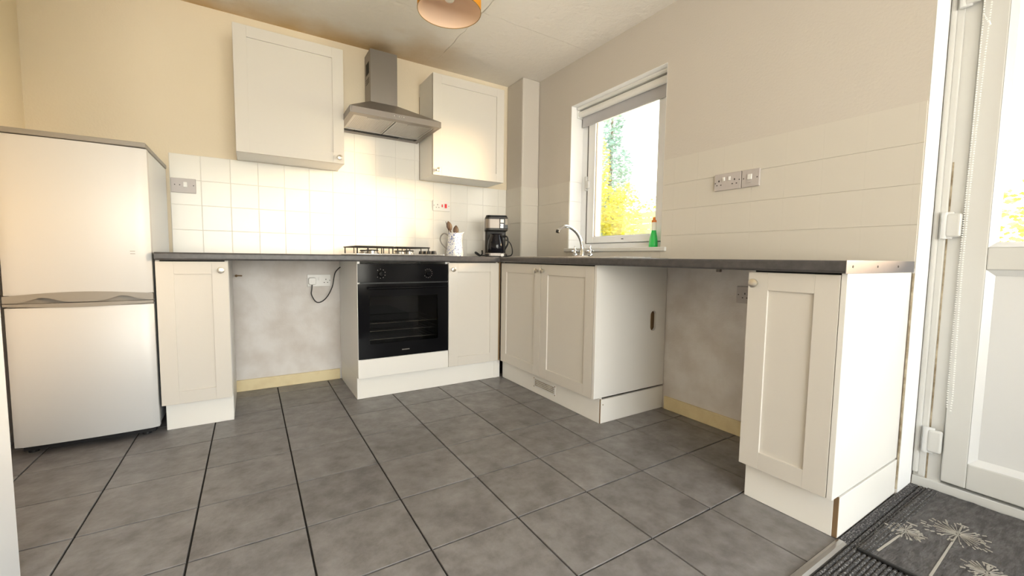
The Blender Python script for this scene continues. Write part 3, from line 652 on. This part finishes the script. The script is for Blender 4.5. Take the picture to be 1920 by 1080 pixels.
for k in range(5): obj('push_button', lathe(BM(), [(.0048, 0), (.0048, .004), (.004, .005), (0, .005)], (-1.327+.0155*k, hy, (hz0+hz1)/2+.002), (0, -1, 0), 14), 'chrome', hd, smooth=True)
for (a, b) in ((hx0+.036, -1.305), (-1.299, hx1-.036)):
    f = obj('grease_filter', bx(BM(), a, hy+.056, hz0+.008, b, y_-.1, hz0+.014), 'alu', hd)
    bm = BM(); bx(bm, a, hy+.056, hz0+.003, b, hy+.066, hz0+.009); bx(bm, a, y_-.11, hz0+.003, b, y_-.1, hz0+.009); bx(bm, a, hy+.066, hz0+.003, a+.01, y_-.11, hz0+.009); bx(bm, b-.01, hy+.066, hz0+.003, b, y_-.11, hz0+.009)
    obj('filter_frame', bm, 'alu', f); m_ = (a+b)/2
    obj('filter_latch', bx(BM(), m_-.045, hy+.068, hz0, m_+.035, hy+.082, hz0+.008), 'alu', f, .002)
    bm = BM()
    for k in range(22): xx = a+.014+k*(b-a-.028)/21; bx(bm, xx-.0035, hy+.068, hz0+.0065, xx+.0035, y_-.112, hz0+.0085)
    obj('mesh_rib', bm, 'alu', f)
B('lamp_cover', 'dark', hd, -1.49, y_-.095, hz0+.003, -1.17, y_-.055, hz0+.009)
# shaded wall gap beside the hood is drawn as the cabinet's dark strip
# ------------------------------------------------------------------ fridge
fr = thing('fridge_freezer', 'silver upright fridge freezer standing left of the base units', 'fridge', (-2.8, -.3, 0))
fx0, fx1, fyb, fyd, fz1 = -3.044, -2.549, -.03, -.560, 1.408
B('body', 'fridgeS', fr, fx0+.004, fyd+.0, .045, fx1-.004, fyb, fz1, bevel=.004)
B('top_cap', 'fridgeG', fr, fx0, -.622, fz1, fx1, fyb, 1.431, bevel=.004)
B('toe_grille', 'dark', fr, fx0+.02, -.58, .018, fx1-.02, -.50, .05); 
for x in (fx0+.04, fx1-.06): obj('foot', lathe(BM(), [(.018, 0), (.018, .012), (.008, .016), (.008, .045)], (x, -.54, 0), n=14), 'blackm', fr)
for x in (fx0+.04, fx1-.06): obj('foot', lathe(BM(), [(.018, 0), (.018, .012), (.008, .016), (.008, .045)], (x, -.08, 0), n=14), 'blackm', fr)
def fdoor(z0, z1):
    bm = BM(); N = 18; pts = []
    for k in range(N+1):
        t = k/N; x = fx0 + (fx1-fx0)*t; s = 2*t-1; y = -.619 + .010*s*s + (.007*max(0, (abs(s)-.93)/.07)**2); pts.append((x, y))
    poly = pts + [(fx1, fyd-.006), (fx0, fyd-.006)]
    prism(bm, poly, 'z', z0, z1); return bm
du = obj('upper_door', fdoor(.718, fz1-.003), 'fridge', fr, .002, smooth=True); dl = obj('lower_door', fdoor(.045, .664), 'fridge', fr, .002, smooth=True)
B('door_seal', 'gasket', fr, fx0+.01, fyd-.006, .05, fx1-.01, fyd+.001, fz1-.004)
B('handle_recess', 'fridgeG', fr, fx0+.006, -.590, .664, fx1-.006, fyd-.007, .718)
def yfr(x): s = 2*(x-fx0)/(fx1-fx0)-1; return -.622+.010*s*s
def band(top, bot, m, name, parent, yo=0.0, th=.02):
    bm = BM(); N = 48; F = []; K = []
    for k in range(N+1):
        t = k/N; x = fx0+(fx1-fx0)*t; y = yfr(x) - yo
        F.append((bm.verts.new((x, y, bot(t))), bm.verts.new((x, y, top(t))))); K.append((bm.verts.new((x, y+th, bot(t))), bm.verts.new((x, y+th, top(t)))))
    for k in range(N):
        a, b = F[k], F[k+1]; c, d = K[k], K[k+1]
        for q in ((a[0], b[0], b[1], a[1]), (c[0], c[1], d[1], d[0]), (a[1], b[1], d[1], c[1]), (a[0], c[0], d[0], b[0])): bm.faces.new(q)
    bm.faces.new((F[0][0], F[0][1], K[0][1], K[0][0])); bm.faces.new((F[-1][0], K[-1][0], K[-1][1], F[-1][1]))
    return obj(name, bm, m, parent, smooth=True)
arch = lambda t: .716 + .016*math.sin(PI*t)
def scal(t):
    g_ = lambda c, w_: math.exp(-((t-c)/w_)**2)
    z = .686 + .022*g_(.25, .10) + .024*g_(.78, .10)
    return z if .10 < t < .95 else .686
band(arch, scal, 'fridgeG', 'handle_moulding', du, .0022, .03)
band(lambda t: .682, lambda t: .672-.010*math.sin(PI*t), 'fridgeG', 'lower_door_trim', dl, .0022, .03)
bm = BM(); 
for k in range(2): bx(bm, -2.625, -.6155-.0, .917-.012*k, -2.607, -.613, .9195-.012*k)
obj('logo_mark', bm, 'fridgeG', du)

# ================================================================== ON THE WORKTOP
# gas hob
hb_ = thing('gas_hob', 'stainless four-burner gas hob with black wire pan supports', 'hob', (-1.3, -.33, ZT))
obj('hob_plate', bx(BM(), -1.590, -.575, ZT, -1.010, -.075, ZT+.010), 'steelL', hb_, .004)
def grate(x0, x1, y0, y1):
    bm = BM(); z = ZT+.054; r = .0042
    rect = [(x0+.012, y0), (x1-.012, y0), (x1, y0+.012), (x1, y1-.012), (x1-.012, y1), (x0+.012, y1), (x0, y1-.012), (x0, y0+.012), (x0+.012, y0)]
    tube(bm, [(a, b, z) for a, b in rect], r, 8)
    for a, b in ((x0+.008, y0+.008), (x1-.008, y0+.008), (x0+.008, y1-.008), (x1-.008, y1-.008)): tube(bm, [(a, b, z), (a, b, ZT+.010)], r, 8)
    ym = (y0+y1)/2; tube(bm, [(x0, ym, z), (x1, ym, z)], r, 8)
    for yc in ((y0+ym)/2, (ym+y1)/2):
        xc = (x0+x1)/2
        for (dx, dy) in ((1, 0), (-1, 0), (0, 1), (0, -1)):
            L = (x1-x0)/2 if dx else (y1-y0)/4
            tube(bm, [(xc+dx*L, yc+dy*L, z), (xc+dx*.025, yc+dy*.025, z+.001)], r, 8)
        for sx in (-.05, .05): tube(bm, [(xc+sx, y0 if yc < ym else y1, z), (xc+sx, y0 if yc < ym else y1, ZT+.011)], r*.8, 6)
    return obj('pan_support', bm, 'iron', hb_, smooth=True)
grate(-1.578, -1.338, -.520, -.105); grate(-1.322, -1.092, -.520, -.105)
for i, (x, y, r) in enumerate(((-1.458, -.42, .046), (-1.458, -.21, .036), (-1.207, -.42, .036), (-1.207, -.21, .046))):
    b_ = obj('burner', lathe(BM(), [(r, 0), (r, .006), (r*.8, .008), (r*.8, .018), (0, .018)], (x, y, ZT+.010), n=24), 'alu', hb_, smooth=True)
    obj('burner_cap', lathe(BM(), [(r*.86, .018), (r*.9, .021), (r*.84, .026), (0, .027)], (x, y, ZT+.010), n=24, cap=True), 'blackm', b_, smooth=True)
for k in range(4): obj('hob_knob', lathe(BM(), [(.020, 0), (.018, .014), (.016, .024), (0, .025)], (-1.046, -.47+.085*k, ZT+.010), n=18), 'blackm', hb_, smooth=True)
# coffee machine
def rotz(a, o): return Matrix.Translation(o) @ Matrix.Rotation(a, 4, 'Z')
cm = thing('coffee_machine', 'black filter coffee machine with a brushed steel band beside the corner casing', 'coffee machine', (-.420, -.27, ZT))
Mc = rotz(math.radians(-26), (-.428, -.265, ZT))
def rrect(hx_, hy_, r, n=5, cx_=0, cy_=0):
    p = []
    for (sx, sy, a0) in ((1, 1, 0), (-1, 1, PI/2), (-1, -1, PI), (1, -1, 1.5*PI)):
        for k in range(n+1): a = a0 + PI/2*k/n; p.append((cx_+sx*(hx_-r)+r*math.cos(a), cy_+sy*(hy_-r)+r*math.sin(a)))
    return p
# local: front = -y
def cmp_(name, poly, z0, z1, m, par=cm, bevel=.002): return obj(name, xf(prism(BM(), poly, 'z', z0, z1), Mc), m, par, bevel)
cmp_('base', rrect(.088, .105, .035), 0, .022, 'blackm'); bp = cmp_('base_plate', rrect(.083, .100, .034, cy_=-.006), .006, .030, 'steel')
cmp_('column', rrect(.085, .038, .02, cy_=.066), .022, .235, 'blackm')
cmp_('housing', rrect(.090, .104, .035), .208, .318, 'blackm', bevel=.004)
cmp_('lid', rrect(.086, .098, .035), .318, .330, 'black', bevel=.005)
cmp_('steel_band', rrect(.0912, .1052, .036), .226, .300, 'steel')
pn = obj('control_panel', xf(bx(BM(), .022, -.1090, .222, .088, -.100, .306), Mc), 'black', cm, .003)
obj('display', xf(bx(BM(), .028, -.1102, .270, .056, -.1085, .297), Mc), 'plast', pn, .001)
for k in range(2):
    for j in range(3): obj('button', xf(bx(BM(), .030+.013*k, -.1100, .230+.012*j, .038+.013*k, -.1085, .236+.012*j), Mc), 'steelL', pn)
obj('label_sticker', xf(bx(BM(), .066, -.1098, .255, .086, -.1086, .302), Mc), 'thread', pn)
bm = lathe(BM(), [(.062, 0), (.068, .01), (.070, .06), (.064, .10), (.050, .135), (.050, .150), (.046, .156), (0, .157)], (0, -.028, .030), n=32); ca = obj('carafe', xf(bm, Mc), 'jugglass', cm, smooth=True)
bm = BM(); tube(bm, spline([(.05, -.06, .165), (.085, -.075, .16), (.092, -.078, .11), (.070, -.065, .06)], 6), .007, 10); obj('carafe_handle', xf(bm, Mc), 'blackm', ca, smooth=True)
obj('power_button', xf(lathe(BM(), [(.013, 0), (.013, .004), (.011, .006), (0, .0062)], (.045, -.105, .014), (0, -1, 0), 20), Mc), 'plast', cm, smooth=True)
bm = BM(); tube(bm, spline([(-.335, -.215, ZT+.15), (-.285, -.235, ZT+.13), (-.262, -.25, ZT+.08), (-.275, -.27, ZT+.02), (-.33, -.27, ZT+.006), (-.38, -.15, ZT+.006), (-.50, -.13, ZT+.01)], 8), .0042, 8)
tube(bm, spline([(-.50, -.13, ZT+.01), (-.56, -.17, ZT+.035), (-.585, -.21, ZT+.028), (-.565, -.24, ZT+.008), (-.53, -.22, ZT+.02), (-.52, -.20, ZT+.05)], 8), .006, 8)
obj('mains_lead', bm, 'cord', cm, smooth=True)
# jug with utensils
jx, jy = -.765, -.205
jg = thing('enamel_jug', 'white jug with blue flower pattern holding wooden spoons', 'jug', (jx, jy, ZT))
bm = lathe(BM(), [(0, 0), (.066, 0), (.068, .006), (.064, .05), (.056, .12), (.053, .165), (.056, .182), (.054, .183), (.050, .165), (.052, .12), (.060, .05), (.062, .008), (0, .007)], (jx, jy, ZT), n=36, cap=False)
for v in bm.verts:   # spout on the right
    d = Vector((v.co.x-jx, v.co.y-jy)); 
    if v.co.z > ZT+.15 and d.length > 1e-4:
        k = max(0, d.normalized().dot(Vector((.85, -.52))))**12; v.co.x += .022*k*(v.co.z-ZT-.15)/.03; v.co.z += .012*k
obj('jug_body', bm, 'jug', jg, smooth=True)
bm = BM(); dv = Vector((-.85, .40, 0)).normalized()
pts = [Vector((jx, jy, ZT+.165)) + dv*.054, Vector((jx, jy, ZT+.178)) + dv*.085, Vector((jx, jy, ZT+.150)) + dv*.112, Vector((jx, jy, ZT+.105)) + dv*.108, Vector((jx, jy, ZT+.055)) + dv*.064]
tube(bm, spline(pts, 7), .0052, 10); obj('jug_handle', bm, 'fridgeG', jg, smooth=True)
def spoon(label, base, tip, w_, m='wood'):
    base, tip = Vector(base), Vector(tip); d = (tip-base).normalized(); L = (tip-base).length
    bm = BM(); tube(bm, [base, base+d*(L-.06)], .005, 8)
    prof = []; N = 12
    for k in range(N+1): s = k/N; prof.append((.35*max(.0005, w_*max(0, math.sin(PI*min(1, (s*.92+.08))))**.7), L-.075+.075*s))
    prof[-1] = (.0005, L)
    lathe(bm, prof, base, d, 18, sy=1/.35)
    o = obj('wooden_spoon', bm, m, smooth=True); tag(o, label, 'spoon'); return o
spoon('longer dark wooden spoon leaning left in the flowered jug', (jx+.010, jy, ZT+.03), (jx-.062, jy-.005, ZT+.272), .023)
spoon('shorter round dark wooden spoon standing upright in the flowered jug', (jx-.01, jy-.02, ZT+.03), (jx+.004, jy-.012, ZT+.243), .024)
bm = BM(); tube(bm, [(jx+.0, jy+.02, ZT+.03), (jx-.050, jy+.012, ZT+.20), (jx-.074, jy+.01, ZT+.270)], [.003, .003, .0035], 8); obj_ = obj('metal_skewer', bm, 'steel', smooth=True); tag(obj_, 'thin metal utensil behind the left spoon in the jug', 'utensil')
# sink
sk = thing('sink', 'inset stainless steel sink and drainer below the window', 'sink', (-.3, -1.15, ZT))
bm = BM(); sx0, sx1, sy0, sy1 = -.535, -.055, -.70, -1.66; bh = (-.44, -.14, -.78, -1.14)
z0, z1 = ZT+.0002, ZT+.0045
for q in ((sx0, sy1, bh[0], sy0), (bh[1], sy1, sx1, sy0), (bh[0], bh[2], bh[1], sy0), (bh[0], sy1, bh[1], bh[3])): bx(bm, q[0], q[1], z0, q[2], q[3], z1)
obj('rim', bm, 'steelL', sk)
bm = BM()
for k in range(7): bx(bm, sx0+.10+.05*k, -1.20, z1, sx0+.11+.05*k, -1.60, z1+.003)
obj('drainer_rib', bm, 'steelL', sk, .001)
bm = BM(); bx(bm, bh[0], bh[3], ZT+.0003, bh[0]+.002, bh[2], ZT+.0041); bx(bm, bh[0], bh[3], ZT+.0003, bh[1], bh[3]+.002, ZT+.0041); bx(bm, bh[0], bh[3], ZT-.0+.0002, bh[1], bh[2], ZT+.0006)
obj('bowl', bm, 'gasket', sk)
# tap
tp = thing('mixer_tap', 'curved chrome bridge mixer tap with two handles behind the sink', 'tap', (-.095, -.95, ZT+.0045))
zt0 = ZT+.0046
bm = BM(); bx(bm, -.118, -1.035, zt0, -.078, -.865, zt0+.012); obj('bridge_base', bm, 'chrome', tp, .005, 3)
arc = spline([(-.095, -.95, zt0+.01), (-.098, -.95, zt0+.07), (-.115, -.948, zt0+.13), (-.155, -.945, zt0+.18), (-.215, -.943, zt0+.212), (-.265, -.942, zt0+.214), (-.305, -.941, zt0+.193), (-.318, -.941, zt0+.178)], 8)
bm = BM(); tube(bm, arc, [.0115 if i > 8 else .0125 for i in range(len(arc))], 14); obj('spout', bm, 'chrome', tp, smooth=True)
obj('spout_collar', lathe(BM(), [(.020, 0), (.022, .012), (.016, .022), (.018, .035), (.014, .045), (.0135, .06)], (-.095, -.95, zt0+.01), n=22), 'chrome', tp, smooth=True)
obj('aerator', lathe(BM(), [(.0135, -.004), (.0140, .014), (.010, .016), (0, .016)], (-.315, -.941, zt0+.183), (-.25, 0, -.97), 16), 'blackm', tp, smooth=True)
for y in (-.868, -1.032):
    v_ = obj('tap_handle', lathe(BM(), [(.019, 0), (.020, .008), (.013, .016), (.016, .026), (.012, .038), (.008, .046), (.010, .052), (.006, .062), (.0075, .068), (0, .074)], (-.095, y, zt0+.010), n=20), 'chrome', tp, smooth=True)
    bm = BM(); tube(bm, [(-.125, y, zt0+.045), (-.065, y, zt0+.045)], .0045, 8); tube(bm, [(-.095, y-.028, zt0+.045), (-.095, y+.028, zt0+.045)], .0045, 8); obj('handle_cross', bm, 'chrome', v_, smooth=True)
# washing-up liquid on the sill
wl_ = thing('washing_up_bottle', 'half-full bottle of green washing-up liquid with orange cap on the sill', 'bottle', (.06, -1.452, .989))
obj('liquid_body', lathe(BM(), [(.0, 0), (.028, 0), (.031, .006), (.030, .03), (.025, .065), (.0175, .100), (.0165, .108)], (.06, -1.452, .989), n=26, sy=.8), 'green', wl_, smooth=True)
obj('clear_body', lathe(BM(), [(.0165, .108), (.016, .125), (.015, .145), (.0165, .158), (.012, .163)], (.06, -1.452, .989), n=26, sy=.8), 'clearp', wl_, smooth=True)
obj('cap', lathe(BM(), [(.0155, .160), (.0155, .172), (.009, .176), (.0075, .192), (0, .194)], (.06, -1.452, .989), n=20), 'orange', wl_, smooth=True)

# ================================================================== SOCKETS
def socket(name, label, side, u0, u1, z0, z1, m, outs, rockers, plane, extra=None, screws=()):
    Ms = facing(side, (plane, 0, 0) if side == 'x' else (0, plane, 0))
    t_ = obj(name, xf(bx(BM(), u0, 0, z0, u1, .010, z1), Ms), m, None, .0025); tag(t_, label, 'socket')
    for cx_ in outs:
        zc_ = (z0+z1)/2-.004; bm = BM()
        bx(bm, cx_-.0025, .0098, zc_+.006, cx_+.0025, .0105, zc_+.015)
        for s in (-1, 1): bx(bm, cx_+s*.011-.0035, .0098, zc_-.013, cx_+s*.011+.0035, .0105, zc_-.0085)
        obj('pin_hole', xf(bm, Ms), 'holes', t_)
    for (cx_, w_, h_, mm, dz) in rockers: obj('switch', xf(bx(BM(), cx_-w_/2, .009, (z0+z1)/2+dz-h_/2, cx_+w_/2, .0145, (z0+z1)/2+dz+h_/2), Ms), mm, t_, .001)
    for sx_, sz_ in screws: obj('screw', xf(bx(BM(), sx_-.0025, .0096, sz_-.0025, sx_+.0025, .0106, sz_+.0025), Ms), 'holes', t_)
    return t_
socket('switched_spur', 'white fused switch plate on the tiles beside the fridge', 'y', -2.5350, -2.413, 1.279, 1.366, 'plastg', [], [(-2.465, .018, .030, 'plast', .006)], -.0065, screws=((-2.516, 1.325), (-2.492, 1.325), (-2.425, 1.325)))
socket('cooker_switch', 'cooker point with two red switches on the tiles left of the coffee machine', 'y', -.873, -.727, 1.283, 1.371, 'plast', [-.835], [(-.795, .009, .022, 'red', 0), (-.764, .018, .034, 'red', 0)], -.0065, screws=((-.737, 1.327), (-.866, 1.327)))
ds = socket('double_socket', 'white double socket low on the plaster left of the oven', 'y', -1.806, -1.652, .688, .774, 'plast', [-1.685], [(-1.73, .010, .02, 'plast', .012)], -.001, screws=((-1.660, .731),))
socket('double_socket', 'white double socket on the painted tiles right of the window', 'x', 1.901, 2.046, 1.280, 1.367, 'plastg', [1.928, 2.012], [(1.955, .010, .02, 'plast', .014), (1.985, .010, .02, 'plast', .014)], -.0045, screws=((1.9075, 1.321), (2.037, 1.325)))
socket('fused_switch', 'square fused switch just right of the double socket by the window', 'x', 2.049, 2.137, 1.281, 1.367, 'plastg', [], [(2.09, .020, .026, 'plast', .006), (2.09, .018, .006, 'plastg', -.020)], -.0045, screws=((2.059, 1.324), (2.126, 1.324)))
socket('single_socket', 'single socket half hidden behind the end base cabinet', 'x', 2.052, 2.138, .694, .780, 'plastg', [2.095], [], -.001, screws=((2.062, .737),))
pg = thing('appliance_plug', 'white plug with black flex in the low socket left of the oven', 'plug', (-1.775, -.011, .73))
bm = BM(); prism(bm, rrect(.024, .025, .012, 5, -1.776, .728), 'y', -.0115, -.045); obj('plug_body', bm, 'plast', pg, .004, 3)
cpts = [(-1.778, -.035, .706), (-1.781, -.037, .67), (-1.784, -.04, .635), (-1.765, -.045, .592), (-1.742, -.05, .577), (-1.710, -.055, .590), (-1.678, -.06, .628), (-1.650, -.062, .69), (-1.640, -.062, .745), (-1.628, -.06, .790), (-1.6, -.06, .823), (-1.5935, -.06, .826)]
obj('flex', tube(BM(), spline(cpts, 6), .0036, 10), 'cord', pg, smooth=True)
bm = tube(BM(), [(-2.222, -.001, .770), (-2.222, -.03, .770)], .008, 10); tube(bm, [(-2.222, -.026, .772), (-2.190, -.026, .770)], .004, 8); obj_ = obj('pipe_stub', bm, 'mdf', smooth=True); tag(obj_, 'rusty capped pipe stub on the plaster in the gap by the fridge-side cabinet', 'pipe')
bm = BM(); bx(bm, -.03, -1.945, ZB-.028, -.010, -1.965, ZB-.001); bx(bm, -.03, -1.945, ZB-.004, -.06, -1.965, ZB-.001); obj_ = obj('fixing_bracket', bm, 'fridgeG', None, .002); tag(obj_, 'small grey bracket under the worktop in the right-hand gap', 'bracket')

# ================================================================== LAMP
LX, LY, LZ = -1.36, -1.46, 2.0
lp = thing('pendant_lamp', 'amber drum lampshade hanging from the ceiling', 'lamp', (LX, LY, ZC))
N = 48
obj('lamp_shade', lathe(BM(), [(.140, 0), (.140, .20)], (LX, LY, LZ), n=N, cap=False), 'shadeo', lp, smooth=True)
obj('shade_lining', lathe(BM(), [(.1385, .001), (.1385, .199)], (LX, LY, LZ), n=N, cap=False), 'shadei', lp, smooth=True)
bm = BM(); 
for z in (LZ, LZ+.2): tube(bm, [(LX+.1395*math.cos(2*PI*k/N), LY+.1395*math.sin(2*PI*k/N), z) for k in range(N+1)], .0017, 6)
obj('shade_ring', bm, mat('shade_wire', (.35, .2, .05), .4), lp)
bm = BM(); 
for k in range(3): a = 2*PI*k/3; tube(bm, [(LX, LY, LZ+.175), (LX+.138*math.cos(a), LY+.138*math.sin(a), LZ+.195)], .0015, 6)
obj('shade_spider', bm, 'plast', lp)
bl = obj('bulb', lathe(BM(), [(.0005, -.075), (.018, -.070), (.028, -.055), (.031, -.038), (.026, -.015), (.016, .012), (.0135, .03), (.0135, .045)], (LX, LY, LZ+.115), n=24), 'bulb', lp, smooth=True)
obj('bulb_holder', lathe(BM(), [(.019, 0), (.020, .03), (.012, .05), (.006, .06)], (LX, LY, LZ+.15), n=20), 'plast', lp, smooth=True)
obj('pendant_cord', tube(BM(), [(LX, LY, LZ+.2), (LX, LY, ZC-.02)], .003, 8), 'plast', lp); obj('ceiling_rose', lathe(BM(), [(.04, 0), (.035, -.015), (.008, -.022)], (LX, LY, ZC-.001), n=24), 'plast', lp, smooth=True)

# ================================================================== ENTRANCE FLOOR
bm = BM(); p = .0125; ys = []; y = -2.7580
prof = []
while y > -5.69:
    for (dy, z) in ((0, .0), (.003, .0045), (.0065, .006), (.0095, .0045)): prof.append((y-dy, z))
    y -= p
# carpet split in x so that it is one strip mesh either side
A = [bm.verts.new((XL+.01, a, b)) for a, b in prof]; Bq = [bm.verts.new((.150, a, b)) for a, b in prof]
A0 = [v for v in A]; 
for k in range(len(prof)-1): bm.faces.new((A[k], A[k+1], Bq[k+1], Bq[k]))
lo = [bm.verts.new((XL+.01, prof[0][0], -.009)), bm.verts.new((.150, prof[0][0], -.009))]; bm.faces.new((A[0], Bq[0], lo[1], lo[0]))
cp = obj('entrance_carpet', bm, 'carpet'); tag(cp, 'speckled grey ribbed entrance carpet beyond the metal strip', 'carpet')
prof = [(-2.7265+0, -.004), (-2.728, .004), (-2.7305, .0058), (-2.734, .0035), (-2.7375, .0058), (-2.741, .0035), (-2.7445, .0058), (-2.748, .0035), (-2.7515, .0058), (-2.755, .0), (-2.756, -.004)]
bm = BM(); A = [bm.verts.new((-.5345, a, b)) for a, b in prof]; Bq = [bm.verts.new((.150, a, b)) for a, b in prof]
for k in range(len(prof)-1): bm.faces.new((A[k], A[k+1], Bq[k+1], Bq[k]))
obj('carpet_edge', bm, 'carpet', cp)
bm = BM(); prism(bm, [(-2.7225, .0006), (-2.7265, .0065), (-2.735, .0105), (-2.746, .0105), (-2.7545, .006), (-2.7575, -.0005)], 'x', XL+.02, -.538)
tag(obj('threshold_strip', bm, 'alu', None, .0008), 'rounded metal threshold strip between floor tiles and carpet', 'strip')
dm = thing('doormat', 'charcoal doormat with cream dandelion clocks in front of the garden door', 'doormat', (-.2, -3.1, .007))
z0m, z1m = .0065, .0125; mx0, mx1, my0, my1 = -.538, .140, -2.785, -3.42
bm = BM(); NX, NY = 40, 36; G = [[bm.verts.new((mx0+(mx1-mx0)*i/NX + (random.uniform(-.002, .003) if i == NX else 0), my0+(my1-my0)*j/NY, z1m+random.uniform(-.0006, .0006))) for j in range(NY+1)] for i in range(NX+1)]
for i in range(NX):
    for j in range(NY): bm.faces.new((G[i][j], G[i+1][j], G[i+1][j+1], G[i][j+1]))
rim = [G[i][0] for i in range(NX+1)] + [G[NX][j] for j in range(1, NY+1)] + [G[i][NY] for i in range(NX-1, -1, -1)] + [G[0][j] for j in range(NY-1, 0, -1)]
low = [bm.verts.new((v.co.x, v.co.y, z0m)) for v in rim]
for k in range(len(rim)): j = (k+1) % len(rim); bm.faces.new((rim[k], rim[j], low[j], low[k]))
obj('mat_pile', bm, 'matc', dm)
obj('rubber_edge', bx(BM(), mx0-.010, my0+.002, z0m, mx0+.001, my1, .0145), 'matb', dm, .002)
bm = BM(); 
for k in range(3): bx(bm, mx0, my0-.006-.011*k, z1m-.001, mx1-.004, my0-.011-.011*k, z1m+.0022)
obj('border_rib', bm, 'carpet', dm, .001)
def dandelion(base, c, tip, R0, seed):
    rnd = random.Random(seed); bm = BM(); zz = z1m+.0004; base, c, tip = map(Vector, (base, c, tip))
    def quad(a, b, w_, w2):
        d = (b-a).normalized(); n_ = Vector((-d.y, d.x)); 
        vs = [(a+n_*w_), (b+n_*w2), (b-n_*w2), (a-n_*w_)]
        lo = [bm.verts.new((v.x, v.y, zz-.001)) for v in vs]; hi = [bm.verts.new((v.x, v.y, zz+.0014)) for v in vs]
        bm.faces.new(hi)
        for k in range(4): bm.faces.new((lo[k], lo[(k+1) % 4], hi[(k+1) % 4], hi[k]))
    quad(base, c, .0030, .0022); quad(c, tip, .0022, .002); d = (tip-c).normalized(); n_ = Vector((-d.y, d.x)); quad(tip-n_*.014, tip+n_*.014, .002, .002)
    NR = 24
    for k in range(NR):
        a = 2*PI*k/NR + rnd.uniform(-.06, .06); L = R0*rnd.uniform(.82, 1.05); e_ = Vector((math.cos(a), math.sin(a)))
        quad(c+e_*.006, c+e_*L*.62, .0008, .0004)
        for q in range(2):
            a2 = a + rnd.uniform(-.10, .10); f_ = Vector((math.cos(a2), math.sin(a2))); l2 = L*rnd.uniform(.72, 1.0); quad(c+f_*(l2-.012), c+f_*l2, .0010, .0019)
    obj('dandelion_motif', bm, 'thread', dm)
dandelion((-.505, -2.822), (-.301, -2.834), (-.232, -2.832), .058, 1)
dandelion((-.508, -2.942), (-.167, -2.930), (-.090, -2.926), .092, 2)
dandelion((-.520, -3.05), (-.345, -3.025), (-.290, -3.02), .058, 3)
dandelion((-.50, -3.22), (-.12, -3.16), (-.04, -3.15), .10, 4)

# ================================================================== GARDEN
gd = obj('ground_outside', bx(BM(), 3.6, -14, -.35, 26, 22, -.22), 'lawn'); tag(gd, 'sunlit lawn outside the kitchen', kind='structure')
pt = obj('bounce_path_outside', bx(BM(), WT+.003, -14, -.35, 3.6, 22, -.21), 'bounce_patio'); tag(pt, 'unseen pale patio added outside to bounce warm light indoors', kind='structure')
fe = thing('garden_fence', 'sunlit horizontal-board garden fence seen through the window', 'fence', (7.3, 3.5, -.22))
for k in range(15): B('fence_board', 'fence', fe, 7.30, -.6, -.16+.16*k, 7.325, 14, -.015+.16*k)
for k in range(8): B('fence_post', 'fence', fe, 7.33, -.5+k*2, -.22, 7.42, -.4+k*2, 2.3)
def leaves(bm, c, rad, n, s, seed):
    rnd = random.Random(seed)
    for _ in range(n):
        while True:
            v = Vector((rnd.uniform(-1, 1), rnd.uniform(-1, 1), rnd.uniform(-1, 1)))
            if .35 < v.length < 1: break
        p = Vector((c[0]+v.x*rad[0], c[1]+v.y*rad[1], c[2]+v.z*rad[2])); q = Vector((rnd.uniform(-1, 1), rnd.uniform(-1, 1), rnd.uniform(-1, 1))).normalized(); a, b, _n = basis(q); k = s*rnd.uniform(.6, 1.3)
        vs = [bm.verts.new(p+a*k), bm.verts.new(p+b*k*.5), bm.verts.new(p-a*k), bm.verts.new(p-b*k*.5)]; bm.faces.new(vs)
def tree(name, label, blobs, m, trunk, cat='tree'):
    t_ = thing(name, label, cat, trunk[0]); bm = BM()
    for i, (c, r, n, s) in enumerate(blobs): leaves(bm, c, r, n, s, i+len(label))
    tag(obj('foliage', bm, m, t_), kind='stuff')
    a, b = Vector(trunk[0]), Vector(trunk[1]); obj('trunk', tube(BM(), [a, a.lerp(b, .5)+Vector((.03, .02, 0)), b], [.09, .07, .03], 8), 'bark', t_)
tree('conifer', 'tall blue-green conifer at the left of the window view', [((6.4, 5.6, 1.4), (.62, .95, 1.6), 3600, .055), ((6.4, 5.35, 3.0), (.5, .75, 1.3), 2600, .055), ((6.4, 5.3, 4.5), (.3, .36, .7), 700, .055)], 'leafb', ((6.4, 5.4, -.22), (6.4, 5.3, 4.8)))
tree('yellow_shrub', 'bright yellow-green bush in front of the conifer', [((4.9, 3.95, 1.1), (.55, .75, 1.0), 3600, .042), ((4.9, 3.35, 1.9), (.4, .38, .72), 1500, .042), ((4.9, 4.15, 3.0), (.3, .22, .75), 420, .042), ((4.9, 4.05, 2.1), (.3, .35, .6), 900, .042)], 'leafy', ((4.9, 3.8, -.22), (4.9, 3.7, 2.4)), 'bush')
tree('hedge_shrub', 'low yellow hedge behind the garden fence to the right', [((8.2, 5.0, 1.3), (.6, 1.6, 1.5), 4000, .06), ((8.2, 3.0, 1.3), (.6, 1.9, 1.45), 5000, .06)], 'leafy', ((8.2, 3, -.22), (8.2, 3, 2)), 'hedge')
tree('door_side_bush', 'round yellow-green bush seen through the door glass', [((5.6, -2.7, .9), (.8, 1.4, 1.1), 3500, .05)], 'leafy', ((5.6, -2.7, -.22), (5.6, -2.7, 1.6)), 'bush')
for (x, y, hh, lab) in ((4.2, 2.55, 1.20, 'taller white garden ornament on a post beyond the window'), (4.2, 2.20, 1.20, 'smaller white garden ornament right of the taller one')):
    bm = lathe(BM(), [(.10, 0), (.05, .06), (.04, hh*.5), (.06, hh), (.10, hh+.08), (.13, hh+.16), (.09, hh+.24), (0, hh+.26)], (x, y, -.22), n=16); tag(obj('garden_ornament', bm, 'cwhite', smooth=True), lab, 'ornament')
